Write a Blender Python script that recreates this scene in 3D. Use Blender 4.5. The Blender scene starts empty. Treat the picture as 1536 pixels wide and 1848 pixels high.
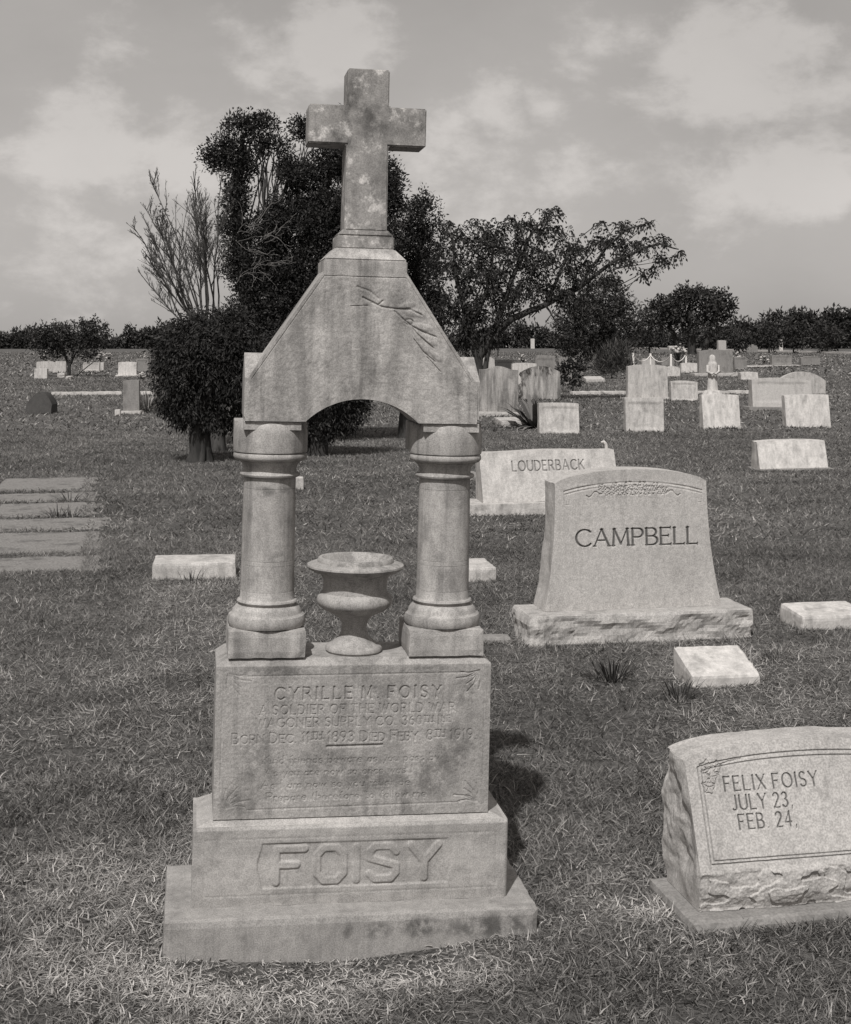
import bpy, bmesh, math, random
import numpy as np
from mathutils import Vector, Matrix, noise as mnoise

random.seed(7); RNG = np.random.default_rng(11)
SC = bpy.context.scene
COL = SC.collection
rad = math.radians

# ------------------------------------------------------------------ camera
F, EYE, HZ, CX = 2600.0, 1.55, 612.0, 768.0      # focal length in photo pixels, eye height, horizon row, centre column
cam = bpy.data.cameras.new('camera'); cam_o = bpy.data.objects.new('camera', cam); COL.objects.link(cam_o)
cam.sensor_fit = 'VERTICAL'; cam.sensor_height = 36.0; cam.lens = F / 1848 * 36.0
cam.shift_y = -(924 - HZ) / 1848
cam.clip_start = 0.1; cam.clip_end = 3000
cam_o.location = (0, 0, EYE); cam_o.rotation_euler = (rad(90), 0, 0)
SC.camera = cam_o

# ------------------------------------------------------------------ light
SUN_EL, SUN_AZ = 52.0, 14.0      # sun behind the camera, to the left: shadows fall away and a little to the right
sun = bpy.data.lights.new('sun', 'SUN'); sun.energy = 4.0; sun.angle = rad(0.9); sun.color = (1.0, 0.985, 0.965)
sun_o = bpy.data.objects.new('sun', sun); COL.objects.link(sun_o)
sd = Vector((-math.sin(rad(SUN_AZ)) * math.cos(rad(SUN_EL)), -math.cos(rad(SUN_AZ)) * math.cos(rad(SUN_EL)), math.sin(rad(SUN_EL))))
sun_o.rotation_euler = sd.to_track_quat('Z', 'Y').to_euler()
W = bpy.data.worlds.new('World'); SC.world = W; W.use_nodes = True
SC.view_settings.view_transform = 'Standard'; SC.view_settings.look = 'None'
SC.view_settings.exposure = 0.0; SC.view_settings.gamma = 1.0; SC.view_settings.use_curve_mapping = False
SC.cycles.max_bounces = 5; SC.cycles.diffuse_bounces = 3

CLOUDS = [(905, 215, 85, 1), (840, 255, 90, .9), (970, 195, 60, .9), (780, 290, 70, .7), (1340, 95, 150, 1), (1190, 140, 90, .8), (1400, 320, 110, 1), (1270, 360, 120, .8), (1120, 330, 100, .5), (450, 120, 120, .8), (600, 75, 110, 1), (250, 90, 120, .6), (1050, 120, 90, .4), (160, 235, 130, 1), (340, 270, 120, .9), (540, 185, 90, .7), (1000, 340, 120, .6), (110, 420, 150, .5), (850, 390, 110, .5)]
def build_world():
    nt = W.node_tree; N = nt.nodes; L = nt.links; N.clear()
    out = N.new('ShaderNodeOutputWorld'); bg = N.new('ShaderNodeBackground'); bg.inputs[1].default_value = 0.10
    sky = N.new('ShaderNodeTexSky'); sky.sky_type = 'NISHITA'; sky.sun_disc = False
    sky.sun_elevation = rad(SUN_EL); sky.sun_rotation = rad(180 + SUN_AZ)
    sky.air_density = 1.0; sky.dust_density = 2.0; sky.ozone_density = 1.0
    bw = N.new('ShaderNodeRGBToBW'); L.new(sky.outputs[0], bw.inputs[0])       # black-and-white film
    tc = N.new('ShaderNodeTexCoord'); sep = N.new('ShaderNodeSeparateXYZ'); L.new(tc.outputs['Generated'], sep.inputs[0])
    def m(op, a, b=None, c=None, clamp=False):
        n = N.new('ShaderNodeMath'); n.operation = op; n.use_clamp = clamp
        for i, v in enumerate((a, b, c)):
            if v is None: continue
            if isinstance(v, (int, float)): n.inputs[i].default_value = v
            else: L.new(v, n.inputs[i])
        return n.outputs[0]
    def noi(scale, detail, rough, off=(0, 0, 0), dist=0.0, st=(1, 1, 1.7)):
        mp = N.new('ShaderNodeMapping'); mp.inputs[1].default_value = off; mp.inputs[3].default_value = st; L.new(tc.outputs['Generated'], mp.inputs[0])
        t = N.new('ShaderNodeTexNoise'); t.inputs['Scale'].default_value = scale; t.inputs['Detail'].default_value = detail
        t.inputs['Roughness'].default_value = rough; t.inputs['Distortion'].default_value = dist
        L.new(mp.outputs[0], t.inputs['Vector']); return t.outputs['Fac']
    def ramp(v, lo, hi):
        r = N.new('ShaderNodeMapRange'); r.interpolation_type = 'SMOOTHSTEP'
        r.inputs[1].default_value = lo; r.inputs[2].default_value = hi; L.new(v, r.inputs[0]); return r.outputs[0]
    big = noi(4.2, 4, 0.5, (2.3, 4.4, 0)); puff = noi(12.0, 7, 0.62, (7.7, 1.2, 2.0), 0.1); veil = noi(2.1, 3, 0.5, (1.0, 9.0, 4.0))
    # cumulus banks: a few that stand over the trees, drifting with the same noise as the rest of the sky
    blob = None
    for (px, py, r, k) in CLOUDS:
        d = Vector(((px - 768) / 2600, 1.0, (612 - py) / 2600)).normalized(); vm = N.new('ShaderNodeVectorMath'); vm.operation = 'DISTANCE'
        L.new(tc.outputs['Generated'], vm.inputs[0]); vm.inputs[1].default_value = d
        rr = N.new('ShaderNodeMapRange'); rr.interpolation_type = 'SMOOTHSTEP'; rr.inputs[1].default_value = 0.0; rr.inputs[2].default_value = r * 1.7 / 2600
        rr.inputs[3].default_value = k; rr.inputs[4].default_value = 0.0; L.new(vm.outputs['Value'], rr.inputs[0])
        blob = rr.outputs[0] if blob is None else m('MAXIMUM', blob, rr.outputs[0])
    cov = m('ADD', m('ADD', m('MULTIPLY', big, 0.4), m('MULTIPLY', puff, 0.6)), m('MULTIPLY', blob, 0.20))
    cl = ramp(cov, 0.53, 0.67)                       # cumulus
    vl = ramp(veil, 0.36, 0.66)                      # thin high cloud
    v = m('ADD', m('MULTIPLY', bw.outputs[0], 0.30), m('MULTIPLY', vl, 0.75))
    v = m('ADD', v, m('MULTIPLY', puff, 0.7))
    v = m('ADD', v, 2.45)
    v = m('ADD', v, m('MULTIPLY', cl, 1.45))
    col = N.new('ShaderNodeMixRGB'); col.blend_type = 'MULTIPLY'; col.inputs[0].default_value = 1
    L.new(v, col.inputs[1]); col.inputs[2].default_value = (1.0, 0.952, 0.912, 1)
    L.new(col.outputs[0], bg.inputs[0]); L.new(bg.outputs[0], out.inputs[0])
build_world()

# ------------------------------------------------------------------ helpers
def gp(px, py, z=0.0):
    Y = F * (EYE - z) / (py - HZ); return Vector(((px - CX) * Y / F, Y, z))
def at(px, py, Y):
    return Vector(((px - CX) * Y / F, Y, EYE + (HZ - py) * Y / F))

def tag(o, label=None, cat=None, group=None, kind=None):
    if label: o['label'] = label
    if cat: o['category'] = cat
    if group: o['group'] = group
    if kind: o['kind'] = kind
    return o
def empty(name, loc, rot=(0, 0, 0)):
    o = bpy.data.objects.new(name, None); COL.objects.link(o); o.location = loc; o.rotation_euler = rot
    o.empty_display_size = 0.1; return o
def link(name, me, mat=None, parent=None, loc=None, rot=None):
    o = bpy.data.objects.new(name, me); COL.objects.link(o)
    if mat is not None and not me.materials: me.materials.append(mat)
    if parent is not None: o.parent = parent
    if loc is not None: o.location = loc
    if rot is not None: o.rotation_euler = rot
    return o
def np_mesh(name, v, f, smooth=False, col=None):
    """v (n,3), f list of int arrays (m,k)"""
    me = bpy.data.meshes.new(name); v = np.asarray(v, np.float32)
    me.vertices.add(len(v)); me.vertices.foreach_set('co', v.ravel())
    fs = f if isinstance(f, list) else [f]; fs = [np.asarray(a, np.int32) for a in fs if len(a)]
    loops = np.concatenate([a.ravel() for a in fs]); tot = np.concatenate([np.full(len(a), a.shape[1], np.int32) for a in fs])
    me.loops.add(len(loops)); me.loops.foreach_set('vertex_index', loops)
    me.polygons.add(len(tot)); me.polygons.foreach_set('loop_start', np.concatenate([[0], np.cumsum(tot)[:-1]]).astype(np.int32))
    if smooth is True or isinstance(smooth, np.ndarray):
        s = np.ones(len(tot), bool) if smooth is True else smooth
        me.polygons.foreach_set('use_smooth', s)
    if col is not None:
        a = me.attributes.new('col', 'FLOAT_COLOR', 'POINT')
        c = np.ones((len(v), 4), np.float32); c[:, :3] = np.asarray(col).reshape(len(v), -1); a.data.foreach_set('color', c.ravel())
    me.update(calc_edges=True); me.validate(); return me
def bm_mesh(name, bm, smooth=False):
    me = bpy.data.meshes.new(name); bm.normal_update(); bm.to_mesh(me); bm.free()
    if smooth:
        me.polygons.foreach_set('use_smooth', np.ones(len(me.polygons), bool))
    return me
def fbm(x, y, z=0.0, o=4):
    return mnoise.fractal(Vector((x, y, z)), 1.0, 2.0, o)
def value_noise(X, Y, seed=0):
    """smooth 2-D value noise in numpy, about -1..1"""
    xi = np.floor(X).astype(np.int64); yi = np.floor(Y).astype(np.int64); fx = X - xi; fy = Y - yi
    fx = fx * fx * (3 - 2 * fx); fy = fy * fy * (3 - 2 * fy)
    def h(a, b):
        n = (a * 374761393 + b * 668265263 + seed * 974711) & 0x7fffffff
        n = ((n ^ (n >> 13)) * 1274126177) & 0x7fffffff
        return ((n ^ (n >> 16)) & 0xffff) / 32767.5 - 1
    return (h(xi, yi) * (1 - fx) + h(xi + 1, yi) * fx) * (1 - fy) + (h(xi, yi + 1) * (1 - fx) + h(xi + 1, yi + 1) * fx) * fy
def fnoise(X, Y, seed=0, o=4):
    s = 0; a = 1; t = 0
    for i in range(o):
        s = s + a * value_noise(X * 2 ** i + 17.3 * i, Y * 2 ** i + 9.1 * i, seed + i); t += a; a *= .55
    return s / t

def box_bm(bm, x0, x1, y0, y1, z0, z1, bev=0.0, seg=2):
    vs = [bm.verts.new(p) for p in ((x0, y0, z0), (x1, y0, z0), (x1, y1, z0), (x0, y1, z0), (x0, y0, z1), (x1, y0, z1), (x1, y1, z1), (x0, y1, z1))]
    fs = [bm.faces.new([vs[i] for i in q]) for q in ((0, 3, 2, 1), (4, 5, 6, 7), (0, 1, 5, 4), (1, 2, 6, 5), (2, 3, 7, 6), (3, 0, 4, 7))]
    if bev:
        es = {e for f in fs for e in f.edges}
        bmesh.ops.bevel(bm, geom=list(es), offset=bev, segments=seg, affect='EDGES', profile=0.5)
def box_mesh(name, *a, **k):
    bm = bmesh.new(); box_bm(bm, *a, **k); return bm_mesh(name, bm)
def worn_box(name, x0, x1, y0, y1, z0, z1, res=0.02, amp=0.002, bev=0.006, rough_sides=0.0, seed=0.0, taper=0.0):
    """a box with many small faces whose edges wander; rough_sides > 0 gives a rock-pitched front and ends"""
    bm = bmesh.new()
    nx, ny, nz = (max(1, min(70, int(round(d / res)))) for d in (x1 - x0, y1 - y0, z1 - z0))
    def grid(o, a, b, n, m):
        g = [[bm.verts.new(Vector(o) + Vector(a) * (i / n) + Vector(b) * (j / m)) for i in range(n + 1)] for j in range(m + 1)]
        for j in range(m):
            for i in range(n): bm.faces.new((g[j][i], g[j][i + 1], g[j + 1][i + 1], g[j + 1][i]))
    X, Y, Z = x1 - x0, y1 - y0, z1 - z0
    grid((x0, y0, z0), (X, 0, 0), (0, 0, Z), nx, nz); grid((x1, y1, z0), (-X, 0, 0), (0, 0, Z), nx, nz)
    grid((x0, y1, z0), (0, -Y, 0), (0, 0, Z), ny, nz); grid((x1, y0, z0), (0, Y, 0), (0, 0, Z), ny, nz)
    grid((x0, y0, z1), (X, 0, 0), (0, Y, 0), nx, ny); grid((x0, y1, z0), (X, 0, 0), (0, -Y, 0), nx, ny)
    bmesh.ops.remove_doubles(bm, verts=bm.verts, dist=1e-5)
    cx, cy, cz = (x0 + x1) / 2, (y0 + y1) / 2, (z0 + z1) / 2
    for v in bm.verts:
        p = v.co.copy(); ex = min(p.x - x0, x1 - p.x); ey = min(p.y - y0, y1 - p.y); ez = min(p.z - z0, z1 - p.z)
        d = Vector((0, 0, 0)); q = (p + Vector((seed, seed * .7, seed * 1.3)))
        sgn = lambda a, c: 1 if a > c else -1
        es = sorted([(ex, 0), (ey, 1), (ez, 2)])
        if es[1][0] < 1e-4:                                     # on an edge: pull it in a little, unevenly
            k = bev * (0.6 + 0.8 * abs(fbm(q.x * 14, q.y * 14, q.z * 14)))
            for e, ax in es[:3 if es[2][0] < 1e-4 else 2]:
                d[ax] -= k * 0.5 * sgn(p[ax], (cx, cy, cz)[ax])
        n = fbm(q.x * 9, q.y * 9, q.z * 9, 5)
        for e, ax in es:
            if e < 1e-4: d[ax] += amp * n * sgn(p[ax], (cx, cy, cz)[ax])
        if rough_sides > 0:
            t = (p.z - z0) / Z; mk = min(1, (1 - t) * 5)
            r = 1 - abs(fbm(q.x * 3.2, q.y * 3.2, q.z * 6.0, 3)) * 2.2
            fac = math.floor((fbm(q.x * 4, q.y * 4, q.z * 5, 2) + 1) * 3.5) / 3.5 - 1
            rr = rough_sides * mk * (0.55 * r + 0.6 * fac + .25 * fbm(q.x * 16, q.y * 16, q.z * 16, 3))
            if ey < 1e-4: d.y += rr * sgn(p.y, cy)
            if ex < 1e-4: d.x += rr * sgn(p.x, cx)
        if taper: 
            t = (p.z - z0) / Z; d.x -= taper * t * sgn(p.x, cx) if ex < 1e-4 else 0
        v.co = p + d
    return bm_mesh(name, bm)
def lathe(name, prof, seg=48, cx=0.0, cy=0.0, closed=True):
    n = len(prof); a = np.linspace(0, 2 * np.pi, seg, endpoint=False)
    v = np.array([[cx + r * np.cos(t), cy + r * np.sin(t), z] for r, z in prof for t in a])
    f = [[i * seg + j, i * seg + (j + 1) % seg, (i + 1) * seg + (j + 1) % seg, (i + 1) * seg + j] for i in range(n - 1) for j in range(seg)]
    fl = [np.array(f)]
    if closed:
        fl.append(np.array([list(range(seg))[::-1]])); fl.append(np.array([[(n - 1) * seg + j for j in range(seg)]]))
    me = np_mesh(name, v, fl, smooth=True)
    me.set_sharp_from_angle(angle=rad(38)); return me
class Tubes:
    def __init__(s): s.v = []; s.f = []; s.n = 0
    def add(s, pts, rads, seg=6):
        pts = [Vector(p) for p in pts]; up = Vector((0.3, 0.5, 0.81)); ring = []
        for i, p in enumerate(pts):
            d = (pts[min(i + 1, len(pts) - 1)] - pts[max(i - 1, 0)])
            if d.length < 1e-9: d = Vector((0, 0, 1))
            d.normalize(); a = d.cross(up)
            if a.length < 1e-3: a = d.cross(Vector((1, 0, 0)))
            a.normalize(); b = d.cross(a)
            for k in range(seg):
                t = 2 * math.pi * k / seg; s.v.append(p + (a * math.cos(t) + b * math.sin(t)) * rads[i])
        for i in range(len(pts) - 1):
            for k in range(seg):
                k2 = (k + 1) % seg
                s.f.append((s.n + i * seg + k, s.n + i * seg + k2, s.n + (i + 1) * seg + k2, s.n + (i + 1) * seg + k))
        s.n += len(pts) * seg
    def mesh(s, name): return np_mesh(name, np.array([tuple(p) for p in s.v]), np.array(s.f), smooth=True)

# ------------------------------------------------------------------ materials (grey, warm-toned like the print)
WARM = (1.0, 0.958, 0.920)
def g(v): return (v * WARM[0], v * WARM[1], v * WARM[2], 1)
class NT:
    vary = False
    def __init__(s, name):
        s.m = bpy.data.materials.new(name); s.m.use_nodes = True; s.t = s.m.node_tree; s.N = s.t.nodes; s.L = s.t.links
        s.b = s.N['Principled BSDF']; s.b.inputs['Roughness'].default_value = .9
        s.b.inputs['Specular IOR Level'].default_value = .25
        s.tc = s.N.new('ShaderNodeTexCoord')
    def noise(s, scale, detail=5, rough=.6, stretch=(1, 1, 1), off=(0, 0, 0), dist=0, coord='Object'):
        mp = s.N.new('ShaderNodeMapping'); mp.inputs[3].default_value = stretch; mp.inputs[1].default_value = off
        if coord == 'Object' and s.vary:
            oi = s.N.new('ShaderNodeObjectInfo'); ad = s.N.new('ShaderNodeVectorMath'); ad.operation = 'MULTIPLY_ADD'; s.L.new(oi.outputs['Random'], ad.inputs[0]); ad.inputs[1].default_value = (7.0, 5.0, 9.0)
            s.L.new(s.tc.outputs[coord], ad.inputs[2]); s.L.new(ad.outputs[0], mp.inputs[0])
        else: s.L.new(s.tc.outputs[coord], mp.inputs[0])
        t = s.N.new('ShaderNodeTexNoise')
        t.inputs['Scale'].default_value = scale; t.inputs['Detail'].default_value = detail; t.inputs['Roughness'].default_value = rough
        t.inputs['Distortion'].default_value = dist; s.L.new(mp.outputs[0], t.inputs['Vector']); return t.outputs['Fac']
    def rng(s, v, a, b, lo=0., hi=1., smooth=True):
        r = s.N.new('ShaderNodeMapRange'); r.interpolation_type = 'SMOOTHSTEP' if smooth else 'LINEAR'
        for i, x in zip((1, 2, 3, 4), (a, b, lo, hi)): r.inputs[i].default_value = x
        s.L.new(v, r.inputs[0]); return r.outputs[0]
    def math(s, op, a, b=None):
        n = s.N.new('ShaderNodeMath'); n.operation = op
        for i, v in enumerate((a, b)):
            if v is None: continue
            if isinstance(v, (int, float)): n.inputs[i].default_value = v
            else: s.L.new(v, n.inputs[i])
        return n.outputs[0]
    def grey(s, v):
        n = s.N.new('ShaderNodeMixRGB'); n.blend_type = 'MULTIPLY'; n.inputs[0].default_value = 1
        s.L.new(v, n.inputs[1]); n.inputs[2].default_value = (*WARM, 1); s.L.new(n.outputs[0], s.b.inputs['Base Color'])
    def bump(s, v, strength=.3, dist=.004):
        n = s.N.new('ShaderNodeBump'); n.inputs['Strength'].default_value = strength; n.inputs['Distance'].default_value = dist
        s.L.new(v, n.inputs['Height']); s.L.new(n.outputs[0], s.b.inputs['Normal'])
    def blob(s, x, z, rx, rz):
        """1 in an object-space ellipse in the x-z plane, falling to 0"""
        sp = s.N.new('ShaderNodeSeparateXYZ'); s.L.new(s.tc.outputs['Object'], sp.inputs[0])
        dx = s.math('DIVIDE', s.math('SUBTRACT', sp.outputs[0], x), rx); dz = s.math('DIVIDE', s.math('SUBTRACT', sp.outputs[2], z), rz)
        d = s.math('ADD', s.math('MULTIPLY', dx, dx), s.math('MULTIPLY', dz, dz))
        return s.rng(d, 0.0, 1.0, 1.0, 0.0)

def stone(name, base, streak=.25, stain=.3, stain_scale=7, speck=.12, speck_scale=260, bump=.25, light=.0, blobs=(), off=0.0, streak_st=(9, 9, 1.6), paint=0.0, drip=.12):
    t = NT(name); t.vary = not blobs
    st = t.noise(1.6, 6, .62, streak_st, (off, 0, off)); mo = t.noise(stain_scale, 8, .68, (1, 1, .8), (off + 3, off, 1))
    sp = t.noise(speck_scale, 2, .5); pt = t.noise(42, 6, .7, (1, 1, 1), (off, 0, 0))
    v = t.math('MULTIPLY', base, t.rng(st, .34, .66, 1 - streak, 1 + streak * .5))
    v = t.math('MULTIPLY', v, t.rng(mo, .5, .66, 1.0, 1 - stain))
    dr = t.noise(2.4, 5, .6, (13, 13, .8), (off + 6, 2, off)); v = t.math('MULTIPLY', v, t.rng(dr, .52, .66, 1.0, 1 - drip))
    if light:
        li = t.noise(stain_scale * 1.5, 7, .7, (1, 1, 1), (off + 11, 5, 2)); v = t.math('MULTIPLY', v, t.rng(li, .53, .64, 1.0, 1 + light))
    v = t.math('MULTIPLY', v, t.rng(pt, .3, .75, 1.12, .86))
    v = t.math('MULTIPLY', v, t.rng(sp, .3, .7, 1 - speck, 1 + speck))
    for (x, z, rx, rz, k) in blobs:
        bn = t.noise(26, 6, .65, (1, 1, 1), (x * 3, 0, z)); m = t.math('MULTIPLY', t.blob(x, z, rx, rz), t.rng(bn, .36, .56))
        v = t.math('MULTIPLY', v, t.math('SUBTRACT', 1.0, t.math('MULTIPLY', m, k)))
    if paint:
        at_ = t.N.new('ShaderNodeAttribute'); at_.attribute_name = 'paint'; v = t.math('MULTIPLY', v, t.math('SUBTRACT', 1.0, t.math('MULTIPLY', at_.outputs['Fac'], paint)))  # attribute darkens the base colour inside the carved strokes
    t.grey(v); t.bump(t.math('ADD', t.math('MULTIPLY', pt, .7), t.math('MULTIPLY', sp, .3)), bump, .004); return t.m

M = {}
M['slab'] = stone('slab concrete', .285, .10, .22, 6, .20, 300, .22, blobs=((.06, .045, .05, .03, .5), (.17, .05, .07, .035, .6), (.36, .045, .17, .04, .6), (-.02, .05, .02, .03, .45), (-.27, .03, .03, .03, .25)))
M['step'] = stone('step marble', .335, .20, .20, 7, .20, 320, .25, off=1.7, streak_st=(2.0, 2, 9))
M['die'] = stone('die marble', .315, .16, .34, 8, .20, 320, .22, off=4.1, drip=.2, blobs=(
    (-.26, .46, .05, .13, .34), (-.06, .44, .16, .07, .3), (.20, .40, .10, .07, .42), (.27, .48, .05, .1, .36), (.28, .63, .06, .05, .3), (-.21, .69, .12, .02, .4), (.2, .69, .1, .015, .35), (-.30, .35, .06, .05, .3), (.05, .40, .1, .04, .4)))
M['column'] = stone('column marble', .345, .24, .24, 9, .20, 320, .22, off=6.3, drip=.24, blobs=((-.25, 1.16, .035, .018, .55), (-.20, 1.165, .02, .012, .4), (.27, 1.15, .04, .05, .3), (.22, 1.0, .03, .12, .22), (-.21, .985, .03, .02, .35), (.26, .93, .05, .05, .3)))
M['gable'] = stone('gable marble', .335, .34, .28, 9, .20, 320, .25, off=8.2, drip=.22, light=.16, blobs=((0, 1.70, .10, .05, .28), (.03, 1.76, .1, .03, .25)))
M['cross'] = stone('cross marble with lichen', .27, .16, .5, 14, .16, 300, .32, off=10.4, light=.9, blobs=((-.03, 2.24, .035, .07, .4), (.02, 2.15, .07, .07, .5), (.12, 2.14, .05, .05, .25), (.03, 2.0, .05, .08, .2)))
M['urn'] = stone('urn marble', .33, .14, .40, 14, .20, 320, .22, off=12.1)
M['granite'] = stone('light granite', .38, .06, .14, 3.5, .2, 190, .08, off=2.2)
M['granite_lettered'] = stone('light granite with darker letters', .39, .06, .14, 3.5, .2, 190, .08, off=2.2, paint=.72)
M['granite2'] = stone('pale granite', .43, .20, .28, 5.0, .18, 160, .2, off=5.2)
M['granite2_lettered'] = stone('pale granite with darker letters', .43, .16, .22, 5.0, .18, 160, .2, off=5.2, paint=.45)
M['granite_rough'] = stone('rock pitched granite', .36, .12, .25, 8, .2, 170, .5, off=7.2)
M['granite_dark'] = stone('grey granite', .22, .1, .25, 3, .2, 120, .25, off=3.3)
M['black'] = stone('dark granite', .05, .1, .2, 3, .2, 120, .2, off=3.9)
M['white'] = stone('white marble', .50, .18, .30, 6, .08, 200, .2, off=9.4)
M['streaky'] = stone('streaky grey stone', .30, .5, .35, 4, .15, 120, .3, off=1.1, streak_st=(5, 5, .8))
M['concrete'] = stone('concrete', .22, .08, .3, 4, .14, 130, .35, off=6.6)
M['paving'] = stone('worn paving concrete', .19, .06, .4, 4, .22, 60, .6, off=2.6)
M['kerb'] = stone('whitewashed kerb', .5, .1, .4, 6, .1, 90, .3, off=0.6)
M['whitepaint'] = stone('white paint', .7, .03, .1, 5, .05, 90, .1)

def leafy(name, v, spread=.5, trans=.25):
    t = NT(name); a = t.N.new('ShaderNodeAttribute'); a.attribute_name = 'col'
    n = t.N.new('ShaderNodeMixRGB'); n.blend_type = 'MULTIPLY'; n.inputs[0].default_value = 1
    n.inputs[1].default_value = g(v); t.L.new(a.outputs['Color'], n.inputs[2]); t.L.new(n.outputs[0], t.b.inputs['Base Color'])
    t.b.inputs['Roughness'].default_value = .75
    if trans:
        tr = t.N.new('ShaderNodeBsdfTranslucent'); t.L.new(n.outputs[0], tr.inputs[0]); mx = t.N.new('ShaderNodeMixShader'); mx.inputs[0].default_value = trans
        out = t.N['Material Output']; t.L.new(t.b.outputs[0], mx.inputs[1]); t.L.new(tr.outputs[0], mx.inputs[2]); t.L.new(mx.outputs[0], out.inputs[0])
    return t.m
M['leaf'] = leafy('dark foliage', .022, trans=.15)
M['leaf2'] = leafy('feathery foliage', .036, trans=.25)
M['leaf_far'] = leafy('far foliage', .030, trans=.1)
M['grass'] = leafy('grass blades', .205, trans=.2)
M['tuft'] = leafy('dark tuft blades', .06, trans=.2)
M['petal'] = leafy('petals', .62, trans=.2)
def bark(name, v):
    t = NT(name); n = t.noise(14, 6, .65, (1, 1, .25)); t.grey(t.math('MULTIPLY', v, t.rng(n, .3, .7, .55, 1.35))); t.bump(n, .6, .02); return t.m
M['bark'] = bark('bark', .04); M['twig'] = bark('grey dead twigs', .075); M['twig_pale'] = bark('bleached twigs', .17)

def ground_mat():
    t = NT('lawn earth'); a = t.noise(2.2, 8, .7); b = t.noise(38, 6, .7); c = t.noise(.35, 4, .55); d = t.noise(9, 5, .65)
    v = t.math('MULTIPLY', .095, t.rng(c, .35, .65, .82, 1.15)); v = t.math('MULTIPLY', v, t.rng(a, .3, .7, .72, 1.25))
    v = t.math('MULTIPLY', v, t.rng(b, .3, .7, .55, 1.4)); v = t.math('MULTIPLY', v, t.rng(d, .3, .7, .8, 1.2))
    t.grey(v); t.bump(t.math('ADD', b, d), .7, .03); return t.m
M['ground'] = ground_mat()

# ------------------------------------------------------------------ ground
def gz(X, Y):
    """height of the turf: trodden hollow in front of the monument slab"""
    c, s_ = math.cos(rad(9.1)), math.sin(rad(9.1)); u = (X + .18324) * c + (Y - 3.7071) * s_; v = -(X + .18324) * s_ + (Y - 3.7071) * c
    return -.05 * np.exp(-((u + .05) / .42) ** 2) * np.clip((.12 - v) / .12, 0, 1) * np.exp(-(np.minimum(v + .06, 0) / .22) ** 2)
def build_ground():
    xs = np.concatenate([np.linspace(-900, -30, 12), np.linspace(-26, -2, 25), np.linspace(-1.5, 1.5, 61), np.linspace(2, 26, 25), np.linspace(30, 900, 12)])
    ys = np.concatenate([np.linspace(-60, 0, 6), np.linspace(1, 2.9, 4), np.linspace(3, 5, 41), np.linspace(6, 60, 55), np.linspace(80, 1600, 14)])
    X, Y = np.meshgrid(xs, ys); v = np.c_[X.ravel(), Y.ravel(), gz(X, Y).ravel()]
    nx, ny = len(xs), len(ys); i, j = np.meshgrid(np.arange(nx - 1), np.arange(ny - 1)); a = (j * nx + i).ravel()
    o = link('ground', np_mesh('ground', v, np.c_[a, a + 1, a + nx + 1, a + nx]), M['ground']); tag(o, kind='structure')
build_ground()
BLOCK = []          # footprints where no grass grows: (x, y, yaw, x0, x1, y0, y1)

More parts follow.
